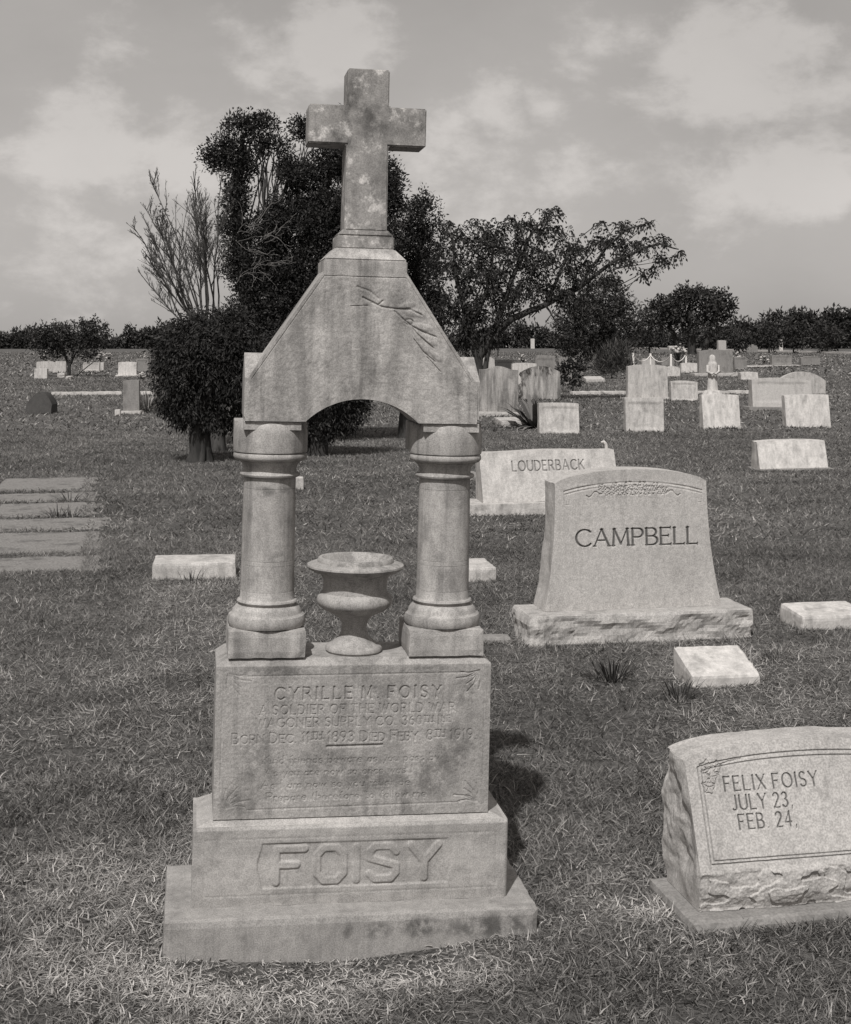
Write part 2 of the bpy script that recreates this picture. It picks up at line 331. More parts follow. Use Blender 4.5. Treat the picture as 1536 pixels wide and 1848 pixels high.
# ------------------------------------------------------------------ stroke lettering for the carvings
def arc(cx, cy, rx, ry, a0, a1, n=12):
    return [(cx + rx * math.cos(rad(a0 + (a1 - a0) * i / n)), cy + ry * math.sin(rad(a0 + (a1 - a0) * i / n))) for i in range(n + 1)]
GL = {
 'A': (.8, [[(0, 0), (.4, 1)], [(.4, 1), (.8, 0)], [(.14, .34), (.66, .34)]]),
 'B': (.6, [[(0, 0), (0, 1)], [(0, 1), (.28, 1)] + arc(.28, .76, .25, .24, 90, -90) + [(0, .52)], [(.28, .52)] + arc(.3, .26, .3, .26, 90, -90) + [(0, 0)]]),
 'C': (.8, [arc(.46, .5, .46, .5, 45, 315, 18)]),
 'D': (.72, [[(0, 0), (0, 1)], [(0, 1), (.22, 1)] + arc(.22, .5, .5, .5, 90, -90) + [(0, 0)]]),
 'E': (.56, [[(0, 0), (0, 1)], [(0, 1), (.54, 1)], [(0, .52), (.42, .52)], [(0, 0), (.56, 0)]]),
 'F': (.54, [[(0, 0), (0, 1)], [(0, 1), (.54, 1)], [(0, .52), (.4, .52)]]),
 'G': (.8, [arc(.46, .5, .46, .5, 45, 340, 18) + [(.84, .46), (.6, .46)]]),
 'H': (.72, [[(0, 0), (0, 1)], [(.72, 0), (.72, 1)], [(0, .52), (.72, .52)]]),
 'I': (.06, [[(.03, 0), (.03, 1)]]),
 'J': (.4, [[(.34, 1), (.34, .22)] + arc(.14, .2, .2, .2, 0, -140)]),
 'K': (.68, [[(0, 0), (0, 1)], [(.62, 1), (0, .4)], [(.2, .58), (.68, 0)]]),
 'L': (.54, [[(0, 0), (0, 1)], [(0, 0), (.54, 0)]]),
 'M': (.92, [[(.04, 0), (.1, 1)], [(.1, 1), (.46, .1)], [(.46, .1), (.82, 1)], [(.82, 1), (.88, 0)]]),
 'N': (.74, [[(0, 0), (0, 1)], [(0, 1), (.74, 0)], [(.74, 0), (.74, 1)]]),
 'O': (.9, [arc(.45, .5, .45, .5, 0, 360, 24)]),
 'P': (.58, [[(0, 0), (0, 1)], [(0, 1), (.3, 1)] + arc(.3, .74, .27, .26, 90, -90) + [(0, .48)]]),
 'R': (.66, [[(0, 0), (0, 1)], [(0, 1), (.3, 1)] + arc(.3, .74, .27, .26, 90, -90) + [(0, .48)], [(.28, .48), (.66, 0)]]),
 'S': (.56, [arc(.28, .75, .25, .25, 30, 270, 12) + arc(.28, .25, .27, .25, 90, -150, 12)]),
 'T': (.7, [[(.35, 0), (.35, 1)], [(0, 1), (.7, 1)]]),
 'U': (.7, [[(0, 1), (0, .3)] + arc(.35, .3, .35, .3, 180, 360) + [(.7, 1)]]),
 'V': (.76, [[(0, 1), (.38, 0)], [(.38, 0), (.76, 1)]]),
 'W': (1.05, [[(0, 1), (.27, 0)], [(.27, 0), (.52, .9)], [(.52, .9), (.78, 0)], [(.78, 0), (1.05, 1)]]),
 'X': (.7, [[(0, 1), (.7, 0)], [(.7, 1), (0, 0)]]),
 'Y': (.74, [[(0, 1), (.37, .48)], [(.74, 1), (.37, .48)], [(.37, .48), (.37, 0)]]),
 '0': (.56, [arc(.28, .5, .28, .5, 0, 360, 20)]), '1': (.2, [[(.0, .82), (.12, 1), (.12, 0)]]),
 '2': (.56, [arc(.28, .74, .26, .26, 160, -30) + [(.02, 0)], [(.02, 0), (.56, 0)]]),
 '3': (.54, [arc(.25, .77, .24, .23, 150, -90) , arc(.25, .27, .28, .27, 90, -150)]),
 '4': (.6, [[(.44, 0), (.44, 1)], [(.44, 1), (0, .28)], [(0, .28), (.6, .28)]]),
 '6': (.54, [arc(.27, .3, .27, .3, 0, 360, 18), arc(.52, .32, .52, .68, 180, 110)]),
 '8': (.54, [arc(.27, .76, .23, .24, 0, 360, 16), arc(.27, .27, .27, .27, 0, 360, 16)]),
 '9': (.54, [arc(.27, .7, .27, .3, 0, 360, 18), arc(.02, .68, .52, .68, 0, -70)]),
 '.': (.1, [[(.04, .02), (.06, .04)]]), ',': (.12, [[(.07, .06), (.02, -.14)]]),
 'a': (.42, [arc(.2, .24, .2, .24, 0, 360, 12), [(.4, .5), (.4, 0)]]), 'b': (.42, [[(0, 0), (0, .95)], arc(.2, .24, .2, .24, 0, 360, 12)]),
 'd': (.42, [[(.4, 0), (.4, .95)], arc(.2, .24, .2, .24, 0, 360, 12)]), 'e': (.42, [[(0, .26), (.4, .26)] + arc(.2, .25, .2, .25, 0, 310, 12)]),
 'c': (.36, [arc(.2, .25, .2, .25, 50, 310, 10)]),
 'f': (.3, [[(.12, 0), (.12, .8), (.3, .95)], [(0, .5), (.28, .5)]]), 'h': (.42, [[(0, 0), (0, .95)], [(0, .35), (.2, .5), (.4, .38), (.4, 0)]]),
 'i': (.05, [[(0, 0), (0, .5)], [(0, .66), (0, .7)]]), 'k': (.4, [[(0, 0), (0, .95)], [(.36, .5), (0, .22), (.4, 0)]]), 'l': (.05, [[(0, 0), (0, .95)]]),
 'm': (.68, [[(0, 0), (0, .5)], [(0, .36), (.18, .5), (.34, .38), (.34, 0)], [(.34, .38), (.5, .5), (.66, .38), (.66, 0)]]),
 'n': (.42, [[(0, 0), (0, .5)], [(0, .35), (.2, .5), (.4, .38), (.4, 0)]]), 'o': (.42, [arc(.2, .25, .2, .25, 0, 360, 12)]),
 'p': (.42, [[(0, -.3), (0, .5)], arc(.2, .24, .2, .24, 0, 360, 12)]), 'r': (.28, [[(0, 0), (0, .5)], [(0, .34), (.14, .5), (.27, .46)]]),
 's': (.34, [arc(.17, .37, .14, .13, 30, 250, 6) + arc(.17, .13, .16, .13, 70, -150, 6)]), 't': (.28, [[(.12, .8), (.12, .06), (.26, 0)], [(0, .5), (.26, .5)]]),
 'u': (.42, [[(0, .5), (0, .12), (.2, 0), (.4, .14)], [(.4, .5), (.4, 0)]]), 'w': (.62, [[(0, .5), (.15, 0), (.3, .45), (.46, 0), (.62, .5)]]),
 'y': (.42, [[(0, .5), (.2, .02)], [(.42, .5), (.12, -.3)]]),
}
def layout(s, x0, x1, z, h, serif=0.0, gap=.26, caps=None, slope=0.0):
    """strokes of text s fitted between x0 and x1: list of (xa, za, xb, zb, weight)"""
    seq = []; x = 0.0; sup = False; u0 = None
    for ch in s:
        if ch == '^': sup = not sup; 
        elif ch == ' ': x += .42
        else:
            k = .62 if sup else (caps if (caps and ch.islower()) else 1.0)
            c = ch.upper() if (caps and ch.islower()) else ch
            w, st = GL[c]; seq.append((st, x, k, .36 if sup else 0)); x += w * k + gap * (k if k > .7 else .7)
            if sup: seq.append(([[(-.05, -.14), (w + .15, -.14)]], x - w * k - gap * .7, k, .36))
    tot = x - gap; sc = (x1 - x0) / tot; out = []
    for st, xo, k, zo in seq:
        for pl in st:
            P = [(x0 + (xo + p[0] * k) * sc, z + slope * ((xo + p[0] * k) * sc) + (zo + p[1] * k) * h) for p in pl]
            straight = len(pl) == 2
            for a, b in zip(P[:-1], P[1:]):
                dx, dz = b[0] - a[0], b[1] - a[1]; ln = math.hypot(dx, dz) + 1e-9
                w = .55 + .45 * abs(dz) / ln
                if serif and straight and dx * dz > 0 and abs(dx) > .15 * abs(dz) and abs(dz) > .3 * ln: w *= .62
                out.append((a[0], a[1], b[0], b[1], w))
            if serif and straight:
                for q, e, oth in ((pl[0], P[0], pl[1]), (pl[1], P[1], pl[0])):
                    t = serif * h
                    if abs(q[1] - oth[1]) > .5 and q[1] in (0, 1): out.append((e[0] - t, e[1], e[0] + t, e[1], .5))
                    elif abs(q[1] - oth[1]) < .01 and q[0] > .3: out.append((e[0], e[1] - t * .8, e[0], e[1] + t * .8, .5))
    return out
def carve(X, Z, strokes, hw, depth, prof='v'):
    """depth field (<= 0) of grooves along the strokes"""
    d = np.full(X.shape, 9.0)
    for (xa, za, xb, zb, w) in strokes:
        r = hw * 2.2; mk = (X > min(xa, xb) - r) & (X < max(xa, xb) + r) & (Z > min(za, zb) - r) & (Z < max(za, zb) + r)
        if not mk.any(): continue
        x = X[mk] - xa; z = Z[mk] - za; dx, dz = xb - xa, zb - za; l2 = dx * dx + dz * dz + 1e-12
        t = np.clip((x * dx + z * dz) / l2, 0, 1); dist = np.hypot(x - t * dx, z - t * dz) / max(w, .2)
        d[mk] = np.minimum(d[mk], dist)
    q = np.clip(1 - d / hw, 0, 1)
    if prof == 'u': q = np.clip(q * 2.2, 0, 1)
    q = q * q * (3 - 2 * q) if prof == 'u' else q
    return -depth * q
def polyl(pts, w=1.0): return [(a[0], a[1], b[0], b[1], w) for a, b in zip(pts[:-1], pts[1:])]

def relief(name, nx, nz, pos, hfun, yf, yback, rings=1, rough=0.0, seed=3.0, taper_back=0.0, pfun=None):
    """a stone whose front is a carved grid; pos(s,t)->x,z outline; yf(x,z) front depth; the sides run back to yback"""
    S, T = np.meshgrid(np.linspace(0, 1, nx), np.linspace(0, 1, nz)); X, Z = pos(S, T); Yf = yf(X, Z); Hh = hfun(X, Z)
    front = np.c_[X.ravel(), (Yf - Hh).ravel(), Z.ravel()]
    i, j = np.meshgrid(np.arange(nx - 1), np.arange(nz - 1)); a = (j * nx + i).ravel(); ff = np.c_[a, a + 1, a + nx + 1, a + nx]
    idx = np.arange(nx * nz).reshape(nz, nx)
    b = np.concatenate([idx[0, :-1], idx[:-1, -1], idx[-1, :0:-1], idx[:0:-1, 0]])
    B = front[b]; n = len(b); tang = np.roll(B, -1, 0) - np.roll(B, 1, 0); nor = np.c_[tang[:, 2], np.zeros(n), -tang[:, 0]]
    nor /= np.linalg.norm(nor, axis=1)[:, None] + 1e-9
    YB = yback(B[:, 0], B[:, 2]) if callable(yback) else np.full(n, yback)
    vs = [front]; base = len(front); fl = [ff]
    for r in range(rings + 1):
        t = r / rings; P = B.copy(); P[:, 1] = B[:, 1] * (1 - t) + YB * t
        if rough and 0 < r:
            amt = np.array([rough * (.6 * fbm(p[0] * 6 + seed, p[1] * 9, p[2] * 6 + seed, 4) + .8 * fbm(p[0] * 4, p[1] * 7 + seed, p[2] * 5 - seed, 2)) for p in P]) * min(1, t * 4)
            mk = np.clip((P[:, 2] - P[:, 2].min()) * 12, 0, 1) * np.where(nor[:, 2] > .6, .22, 1.0); P += nor * (amt * mk)[:, None]
        P -= nor * taper_back * t
        vs.append(P)
    for r in range(rings):
        o = base + r * n; k = np.arange(n); fl.append(np.c_[o + k, o + n + k, o + n + (k + 1) % n, o + (k + 1) % n])
    o = base + rings * n; fl.append((o + np.arange(n))[None, :])
    sm = np.concatenate([np.full(len(q), c == 0) for c, q in enumerate(fl)])
    me = np_mesh(name, np.concatenate(vs), fl, smooth=sm)
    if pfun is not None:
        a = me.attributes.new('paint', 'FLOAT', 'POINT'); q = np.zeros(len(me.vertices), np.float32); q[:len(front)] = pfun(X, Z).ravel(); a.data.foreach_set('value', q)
    return me

# ------------------------------------------------------------------ the cross monument
YAW = rad(9.1)
mon = empty('cross_monument', (-0.18324, 3.7071, -0.02), (0, 0, 0))
mon.matrix_world = Matrix.Translation((-0.18324, 3.7071, -0.02)) @ Matrix.Rotation(YAW, 4, 'Z') @ Matrix.Rotation(rad(1.3), 4, 'Y')
tag(mon, 'tall grey marble monument with two columns, arched gable and weathered cross on top', 'monument')
BLOCK.append((-0.18324, 3.7071, YAW, -.487, .487, 0, .41))
link('base_slab', worn_box('base_slab', -.4865, .4865, 0, .41, -.11, .087, .018, .0012, .008), M['slab'], mon)

def step_relief(X, Z):
    h = np.zeros_like(X)
    # thin line frame round the face, with a sunk panel that holds the raised name
    h += carve(X, Z, polyl([(-.385, .115), (.385, .115), (.385, .262), (-.385, .262), (-.385, .115)]), .004, .0010)
    px0, px1, pz0, pz1 = -.245, .262, .130, .250
    brk = .010 * np.cos((Z - (pz0 + pz1) / 2) / (pz1 - pz0) * 2 * np.pi) 
    ins = np.minimum(np.minimum(X - (px0 - brk * .6), (px1 + brk * .6) - X), np.minimum(Z - pz0, pz1 - Z))
    h -= .0042 * np.clip(ins / .004, 0, 1)
    let = []
    def L(x, w, pls):
        for p in pls: let.extend(polyl([(x + a * w, .147 + b * .086) for a, b in p]))
    L(-.200, .074, [[(0, 0), (0, 1), (1, 1)], [(0, .52), (.72, .52)]])
    L(-.093, .070, [[(.25, 0), (.75, 0), (1, .22), (1, .78), (.75, 1), (.25, 1), (0, .78), (0, .22), (.25, 0)]])
    L(.006, .01, [[(.5, 0), (.5, 1)]])
    L(.046, .070, [[(1, .82), (.8, 1), (.2, 1), (0, .84), (0, .64), (1, .4), (1, .18), (.8, 0), (.2, 0), (0, .16)]])
    L(.155, .074, [[(0, 1), (.5, .5), (1, 1)], [(.5, .5), (.5, 0)]])
    h += -carve(X, Z, let, .0125, .0055, 'u')
    return h * np.clip(.8 + .5 * fnoise(X * 12, Z * 12, 33), .3, 1) + .0006 * fnoise(X * 60, Z * 60, 3)
link('name_step', relief('name_step', 460, 112, lambda S, T: (-.4165 + .833 * S + 0 * T, .0872 + .2058 * T + 0 * S), step_relief,
     lambda X, Z: .085 + np.clip(Z - .286, 0, 1) * .8 + np.maximum(0, np.abs(X) - .412) * .8, .345, 6), M['step'], mon)
# sloping top of the step that carries the die
bm = bmesh.new(); q = [(-.412, .092, .2915), (.412, .092, .2915), (.412, .344, .2915), (-.412, .344, .2915)]; q2 = [(-.37, .118, .307), (.37, .118, .307), (.37, .33, .307), (-.37, .33, .307)]
a_ = [bm.verts.new(p) for p in q]; b_ = [bm.verts.new(p) for p in q2]; bm.faces.new(b_)
for i in range(4): bm.faces.new((a_[i], a_[(i + 1) % 4], b_[(i + 1) % 4], b_[i]))
link('step_wash', bm_mesh('step_wash', bm), M['step'], mon)

def die_relief(X, Z):
    def u(px): return -.366 + (px - 390) / 497 * .732
    def w(py): return .705 - (py - 1201) / 270 * .397
    h = np.zeros_like(X); wear = np.clip(.95 + .4 * fnoise(X * 9, Z * 9, 31), .55, 1.2)
    h += carve(X, Z, layout('CYRILLE M. FOISY', u(496), u(795), w(1260.5), .031, .07, .5), .0042, .0042)
    h += carve(X, Z, layout('A SOLDIER OF THE WORLD WAR', u(469), u(822), w(1287), .0235, .06, .36), .0031, .0026)*wear
    h += carve(X, Z, layout('WAGONER SUPPLY CO. 360^TH^ I^NF^', u(463), u(812), w(1310), .0235, .06, .34), .0030, .0026)*wear
    h += carve(X, Z, layout('Born Dec. 11^TH^ 1893 Died Feby. 8^TH^ 1919.', u(421), u(862), w(1338), .0270, .06, .24, .8), .0031, .0028)*wear
    h += carve(X, Z, polyl([(u(590), w(1346)), (u(690), w(1345))]), .0045, .005)
    ver = np.zeros_like(X)
    for s, a, b, y in (('Kind friends beware as you pass by', 476, 795, 1375), ('As you are now so once was I', 480, 745, 1397),
                       ('As I am now so you must be', 474, 742, 1419), ('Prepare therefore to follow me', 484, 772, 1441)):
        ver += carve(X, Z, layout(s, u(a), u(b), w(y), .021, .04, .2), .0024, .0023)
    h += ver * np.clip(wear * 1.2 - .25, .05, 1)
    # line border and leaf sprays in the corners
    h += carve(X, Z, polyl([(u(440), w(1218)), (u(838), w(1216))]) + polyl([(u(450), w(1456)), (u(835), w(1452))]), .003, .0016)
    h += carve(X, Z, polyl([(u(402), w(1260)), (u(402), w(1420))]) + polyl([(u(876), w(1255)), (u(876), w(1420))]), .003, .0012)
    fan = []
    for cx, cz, sx, sz in ((.335, .688, -1, -1), (-.335, .688, 1, -1), (.335, .335, -1, 1), (-.335, .335, 1, 1)):
        for k in range(7):
            t = rad(4 + k * 14); r = .05 + .018 * math.sin(k * 2.1)
            fan += polyl([(cx, cz), (cx + sx * r * .6 * math.cos(t + .15), cz + sz * r * .6 * math.sin(t + .15)), (cx + sx * r * math.cos(t), cz + sz * r * math.sin(t))], .8)
    h += carve(X, Z, fan, .0034, .0028) * (.5 + .5 * (X > .2))
    return h + .0007 * fnoise(X * 45, Z * 45, 5) + .0006 * fnoise(X * 160, Z * 160, 6, 2)
link('die', relief('die', 500, 290, lambda S, T: ((-.366 + .732 * S) * (1 - .068 * np.clip((T - .963) / .037, 0, 1)), .307 + .4155 * T), die_relief,
     lambda X, Z: .11 + np.clip(Z - .7065, 0, 1) * 1.5, .325, 6), M['die'], mon)

CV = .214
for cu in (-.2345, .2445):
    link('plinth', worn_box('plinth', cu - .1035, cu + .1035, .118, .312, .7228, .797, .018, .0008, .006, seed=cu), M['column'], mon)
for cu in (-.2325, .2465):
    r = .0708
    prof = [(.101, .7975), (.1025, .800), (.1045, .808), (.1045, .818), (.1015, .826), (.094, .830), (.0925, .832), (.0915, .840), (.084, .849), (.076, .853), (.0755, .856), (.0795, .858), (.0815, .862), (.0795, .866), (.0745, .868), (r + .002, .871),
            (r + .0014, .89), (r + .0013, .8905), (r + .0004, .8912), (r + .0012, .8919), (r + .0011, .93), (r + .0009, .960), (r - .0004, .9608), (r + .0008, .9616), (r + .0007, .972), (r - .0004, .9728), (r + .0006, .9736), (r, 1.10), (r - .0008, 1.165), (r - .002, 1.1658), (r - .0008, 1.1666), (r - .0008, 1.194),
            (r + .003, 1.1955), (r + .0085, 1.198), (r + .0105, 1.2025), (r + .0085, 1.207), (r + .001, 1.2095), (r - .0005, 1.212), (r + .0005, 1.222), (r + .004, 1.230), (r + .0105, 1.2355), (r + .0115, 1.2365), (r + .0115, 1.239), (r + .017, 1.2395), (r + .0235, 1.242), (r + .0272, 1.2465), (r + .0285, 1.2515), (r + .0275, 1.257), (r + .0245, 1.2612), (r + .018, 1.2622)]
    link('column', lathe('column', prof, 64, cu, CV), M['column'], mon)
    # capital: a round drum with domed shoulders, a square bed block and a full-height rear block
    cp = [(.094, 1.2625), (.0985, 1.2632), (.0995, 1.267), (.0992, 1.313), (.0986, 1.321), (.0968, 1.329), (.0940, 1.336), (.0900, 1.342), (.0860, 1.3448), (.002, 1.3457)]
    ca = link('capital', lathe('capital', cp, 64, cu, CV), M['column'], mon)
    link('bed_block', box_mesh('bed_block', cu - .076, cu + .076, CV - .0878, CV + .085, 1.3245, 1.3478, bev=.0015), M['column'], ca)
    link('rear_block', box_mesh('rear_block', cu - .0975, cu + .0975, CV - .012, CV + .0975, 1.268, 1.3465, bev=.003), M['column'], ca)

GC = .004
def gx_top(X):
    a = np.abs(X - GC); return np.where(a < .108, 1.7535, 1.7535 - (a - .108) * (1.7535 - 1.452) / (.3105 - .108))
def gx_bot(X):
    a = np.abs(X - GC); r = (.151 ** 2 + .062 ** 2) / (2 * .062)
    return np.where(a < .151, 1.3485 + np.sqrt(np.maximum(r * r - a * a, 0)) - (r - .062), 1.3485)
def gable_relief(X, Z):
    h = np.zeros_like(X); st = []
    def P(px, py):
        return ((px - 644) * .001475 + GC, 1.4082 + (712 - py) * .001475)
    stem = [P(640, 527), P(655, 534), P(675, 543), P(700, 546), P(725, 546), P(748, 556)]
    st += polyl(stem, 1.0) + polyl([P(655, 536), P(668, 540), P(676, 532)], .8)
    br = [P(698, 550), P(715, 565), P(733, 578), P(755, 588), P(775, 595)]; st += polyl(br, .8) + polyl([P(725, 572), P(740, 590), P(757, 604), P(772, 616)], .7)
    st += polyl([P(735, 600), P(752, 622), P(775, 640)], .5) + polyl([P(618, 543), P(650, 541)], .3) + polyl([P(760, 632), P(785, 658)], .4)
    lf = [P(725 + 8 * math.cos(t), 569 + 5 * math.sin(t)) for t in np.linspace(0, 6.28, 12)]; st += polyl(lf, .7)
    lv = np.zeros_like(X)
    for (a, b, t, r) in ((735, 553, .1, 20), (720, 540, -.3, 16), (712, 562, 1.1, 15), (750, 578, .2, 18), (762, 600, .5, 18), (752, 612, .9, 16), (776, 630, .7, 14), (742, 594, 1.2, 13)):
        cx_, cz_ = P(a, b); r_ = r * .001475; du = (X - cx_) * math.cos(t) - (Z - cz_) * math.sin(t); dv = (X - cx_) * math.sin(t) + (Z - cz_) * math.cos(t); lv = np.maximum(lv, np.clip(1.3 - (du / r_) ** 2 - (dv / (r_ * .38)) ** 2, 0, 1))
    h += .0028 * lv
    h += carve(X, Z, st, .0036, .0045)
    # raised drapery band under the neck
    h += carve(X, Z, polyl([P(630, 508), P(652, 515), P(668, 528)], .6), .007, .003)
    e = np.minimum(gx_top(X) - Z, 1); h += -.0035 * np.clip(1 - np.abs(e - .016) / .003, 0, 1) * (Z > 1.46) * .6
    return h + .0012 * fnoise(X * 18, Z * 18, 8) + .0008 * fnoise(X * 120, Z * 120, 9, 2)
def gpos(S, T):
    X = GC - .3105 + .621 * S; b = gx_bot(X); return X, b + (gx_top(X) - b) * T
link('gable_stone', relief('gable_stone', 300, 240, gpos, gable_relief, lambda X, Z: .1195 + 0 * X, .309, 6), M['gable'], mon)
# small side gable whose ridge runs across behind the front gable
pro = [(.122, 1.36), (.122, 1.462), (.2145, 1.5275), (.3065, 1.462), (.3065, 1.36)]
for sgn in (-1, 1):
    bm = bmesh.new()
    xa, xb = (GC - .3125, GC - .2) if sgn < 0 else (GC + .2, GC + .3165)
    A = [bm.verts.new((xa, y, z)) for y, z in pro]; B = [bm.verts.new((xb, y, z)) for y, z in pro]
    bm.faces.new(A[::-1]); bm.faces.new(B)
    for i in range(5): bm.faces.new((A[i], A[(i + 1) % 5], B[(i + 1) % 5], B[i]))
    link('side_gable', bm_mesh('side_gable', bm), M['gable'], mon)
# neck block and the cross
bm = bmesh.new()
def frus(z0, z1, a0, b0, a1, b1, cx=GC):
    lo = [bm.verts.new((cx + sx * a0, CV + sy * b0, z0)) for sx, sy in ((-1, -1), (1, -1), (1, 1), (-1, 1))]
    hi = [bm.verts.new((cx + sx * a1, CV + sy * b1, z1)) for sx, sy in ((-1, -1), (1, -1), (1, 1), (-1, 1))]
    bm.faces.new(lo[::-1]); bm.faces.new(hi)
    fs = [bm.faces.new((lo[i], lo[(i + 1) % 4], hi[(i + 1) % 4], hi[i])) for i in range(4)]
frus(1.735, 1.781, .1115, .0950, .1115, .0948); frus(1.7812, 1.8135, .1113, .0946, .080, .066)
bmesh.ops.bevel(bm, geom=list(bm.edges), offset=.003, segments=2, affect='EDGES')
link('neck', bm_mesh('neck', bm), M['gable'], mon)
bm = bmesh.new(); CC = .006
frus(1.813, 1.848, .078, .0572, .078, .0572, CC); frus(1.8482, 1.866, .077, .0568, .0585, .056, CC)
bmesh.ops.bevel(bm, geom=list(bm.edges), offset=.003, segments=2, affect='EDGES')
link('cross_foot', bm_mesh('cross_foot', bm), M['cross'], mon)
def cross_outline():
    a, b = .0575, .159
    return [(-a, 1.862), (a, 1.862), (a * .985, 2.093), (b, 2.093), (b, 2.197), (a * .985, 2.197), (a * .985, 2.297), (-a * .985, 2.297), (-a * .985, 2.197), (-b, 2.197), (-b, 2.093), (-a * .985, 2.093)]
bm = bmesh.new(); O = cross_outline(); fr = [bm.verts.new((CC + x, CV - .055, z)) for x, z in O]; bk = [bm.verts.new((CC + x, CV + .055, z)) for x, z in O]
bm.faces.new(fr); bm.faces.new(bk[::-1])
for i in range(12): bm.faces.new((fr[i], bk[i], bk[(i + 1) % 12], fr[(i + 1) % 12]))
bmesh.ops.recalc_face_normals(bm, faces=bm.faces); bmesh.ops.bevel(bm, geom=[e for e in bm.edges], offset=.0035, segments=2, affect='EDGES')
link('cross', bm_mesh('cross', bm), M['cross'], mon)

# urn on the die
urn = empty('garden_urn', mon.matrix_world @ Vector((.005, CV - .003, .7228))); urn.rotation_euler = mon.matrix_world.to_euler()
tag(urn, 'small grey marble urn with wide rim standing between the two columns', 'urn')
up = [(.0005, .0), (.073, .0), (.077, .005), (.077, .011), (.072, .018), (.062, .021), (.058, .026), (.046, .036), (.037, .046), (.0330, .062), (.035, .078), (.043, .092), (.049, .0975), (.066, .105), (.086, .115), (.099, .127), (.1035, .138), (.101, .149), (.094, .157), (.0875, .161), (.0865, .172), (.0865, .187), (.089, .2), (.095, .209), (.1, .213), (.114, .2165), (.126, .224), (.132, .231), (.131, .2355), (.12, .2395), (.1045, .243), (.1035, .25), (.1, .2545), (.092, .255), (.085, .247), (.07, .225), (.0005, .21)]
me = lathe('bowl', up, 72, closed=False)
for v in me.vertices:
    k = 1 + .006 * fbm(v.co.x * 20, v.co.y * 20, v.co.z * 20); v.co.x *= k; v.co.y *= k
link('bowl', me, M['urn'], urn)

# ------------------------------------------------------------------ other gravestones
def frame(pxl, pxr, pyb, yaw=10.0, z=0.0):
    P = gp(pxl, pyb, z); k = (pxr - CX) / F; c, s = math.cos(rad(yaw)), math.sin(rad(yaw)); w = (k * P.y - P.x) / (c - k * s)
    return Vector((P.x + w / 2 * c, P.y + w / 2 * s, z)), w
def block(o, yaw, x0, x1, y0, y1): BLOCK.append((o.x, o.y, rad(yaw), x0, x1, y0, y1))

# Campbell family stone
o, w = frame(957, 1360, 1166, 10.5); cb = empty('family_headstone', o, (0, 0, rad(10.5)))
tag(cb, 'wide pale granite headstone carved CAMPBELL on a rock-faced base', 'headstone')
block(o, 10.5, -w / 2 - .02, w / 2 + .02, -.03, .36)
link('base', worn_box('base', -w / 2, w / 2, 0, .35, -.04, .148, .016, .0015, .01, .030, 4.0), M['granite_rough'], cb)
def cpos(S, T):
    k = (1 - T) ** 2.2; half = .414 + .068 * k; X = -.012 + (2 * S - 1) * half
    top = .812 + .056 * (1 - np.abs(2 * S - 1) ** 2.3) - .012 * np.clip((np.abs(2 * S - 1) - .86) / .14, 0, 1) ** 2; return X, .1485 + (top - .1485) * T
def clet(X, Z): return carve(X, Z, layout('CAMPBELL', -.315, .345, .474, .086, .085, .20), .0078, .012)
def crelief(X, Z):
    h = clet(X, Z) + 0 * carve(X, Z, layout('CAMPBELL', -.315, .345, .474, .086, .085, .20), .0082, .016)
    zt = lambda x: .812 + .056 * (1 - np.abs((x + .012) / .414) ** 2.3)
    xs = np.linspace(-.375, .375, 40); ln = [(x, float(zt(x)) - .068) for x in xs]
    h += carve(X, Z, polyl(ln), .006, .006) + carve(X, Z, polyl([(x, z - .016) for x, z in ln]), .0045, .004)
    for sx in (-1, 1):
        h += carve(X, Z, polyl([(sx * .375 - .0, ln[0][1] if sx < 0 else ln[-1][1]), (sx * .375, .69), (sx * .35, .69), (sx * .35, .715)]), .004, .003)
    fl = []; rr = random.Random(4)
    for k in range(15):                                            # carved flowers and scrolling leaves under the crest
        x = -.17 + .34 * k / 14; zc = .768 + .012 * math.cos(k * 2.1) - abs(x) * .05; r = .03 - .06 * abs(x)
        for q in range(6):
            t = q * 1.047 + k; fl += polyl([(x + r * .25 * math.cos(t), zc + r * .25 * math.sin(t)), (x + r * math.cos(t + .3), zc + r * math.sin(t + .3)), (x + r * .9 * math.cos(t + .75), zc + r * .9 * math.sin(t + .75))], .8)
    for sx in (-1, 1):
        fl += polyl([(sx * (.13 + .014 * i), .762 + .012 * math.sin(i * 1.4) - .003 * i) for i in range(10)], .9)
    pad = np.exp(-(((X) / .2) ** 4 + ((Z - .765) / .034) ** 4)); h = h * (1 - pad) + pad * .003
    h += carve(X, Z, fl, .0042, .0075)
    return h + .0006 * fnoise(X * 90, Z * 90, 12, 3)
cy = lambda X, Z: .115 + .045 * np.clip((Z - .15) / .65, 0, 1)
link('die', relief('die', 360, 260, cpos, crelief, cy, .33, 8, .012, 5.0, pfun=lambda X, Z: np.clip(-clet(X, Z) / .006, 0, 1)), M['granite_lettered'], cb)

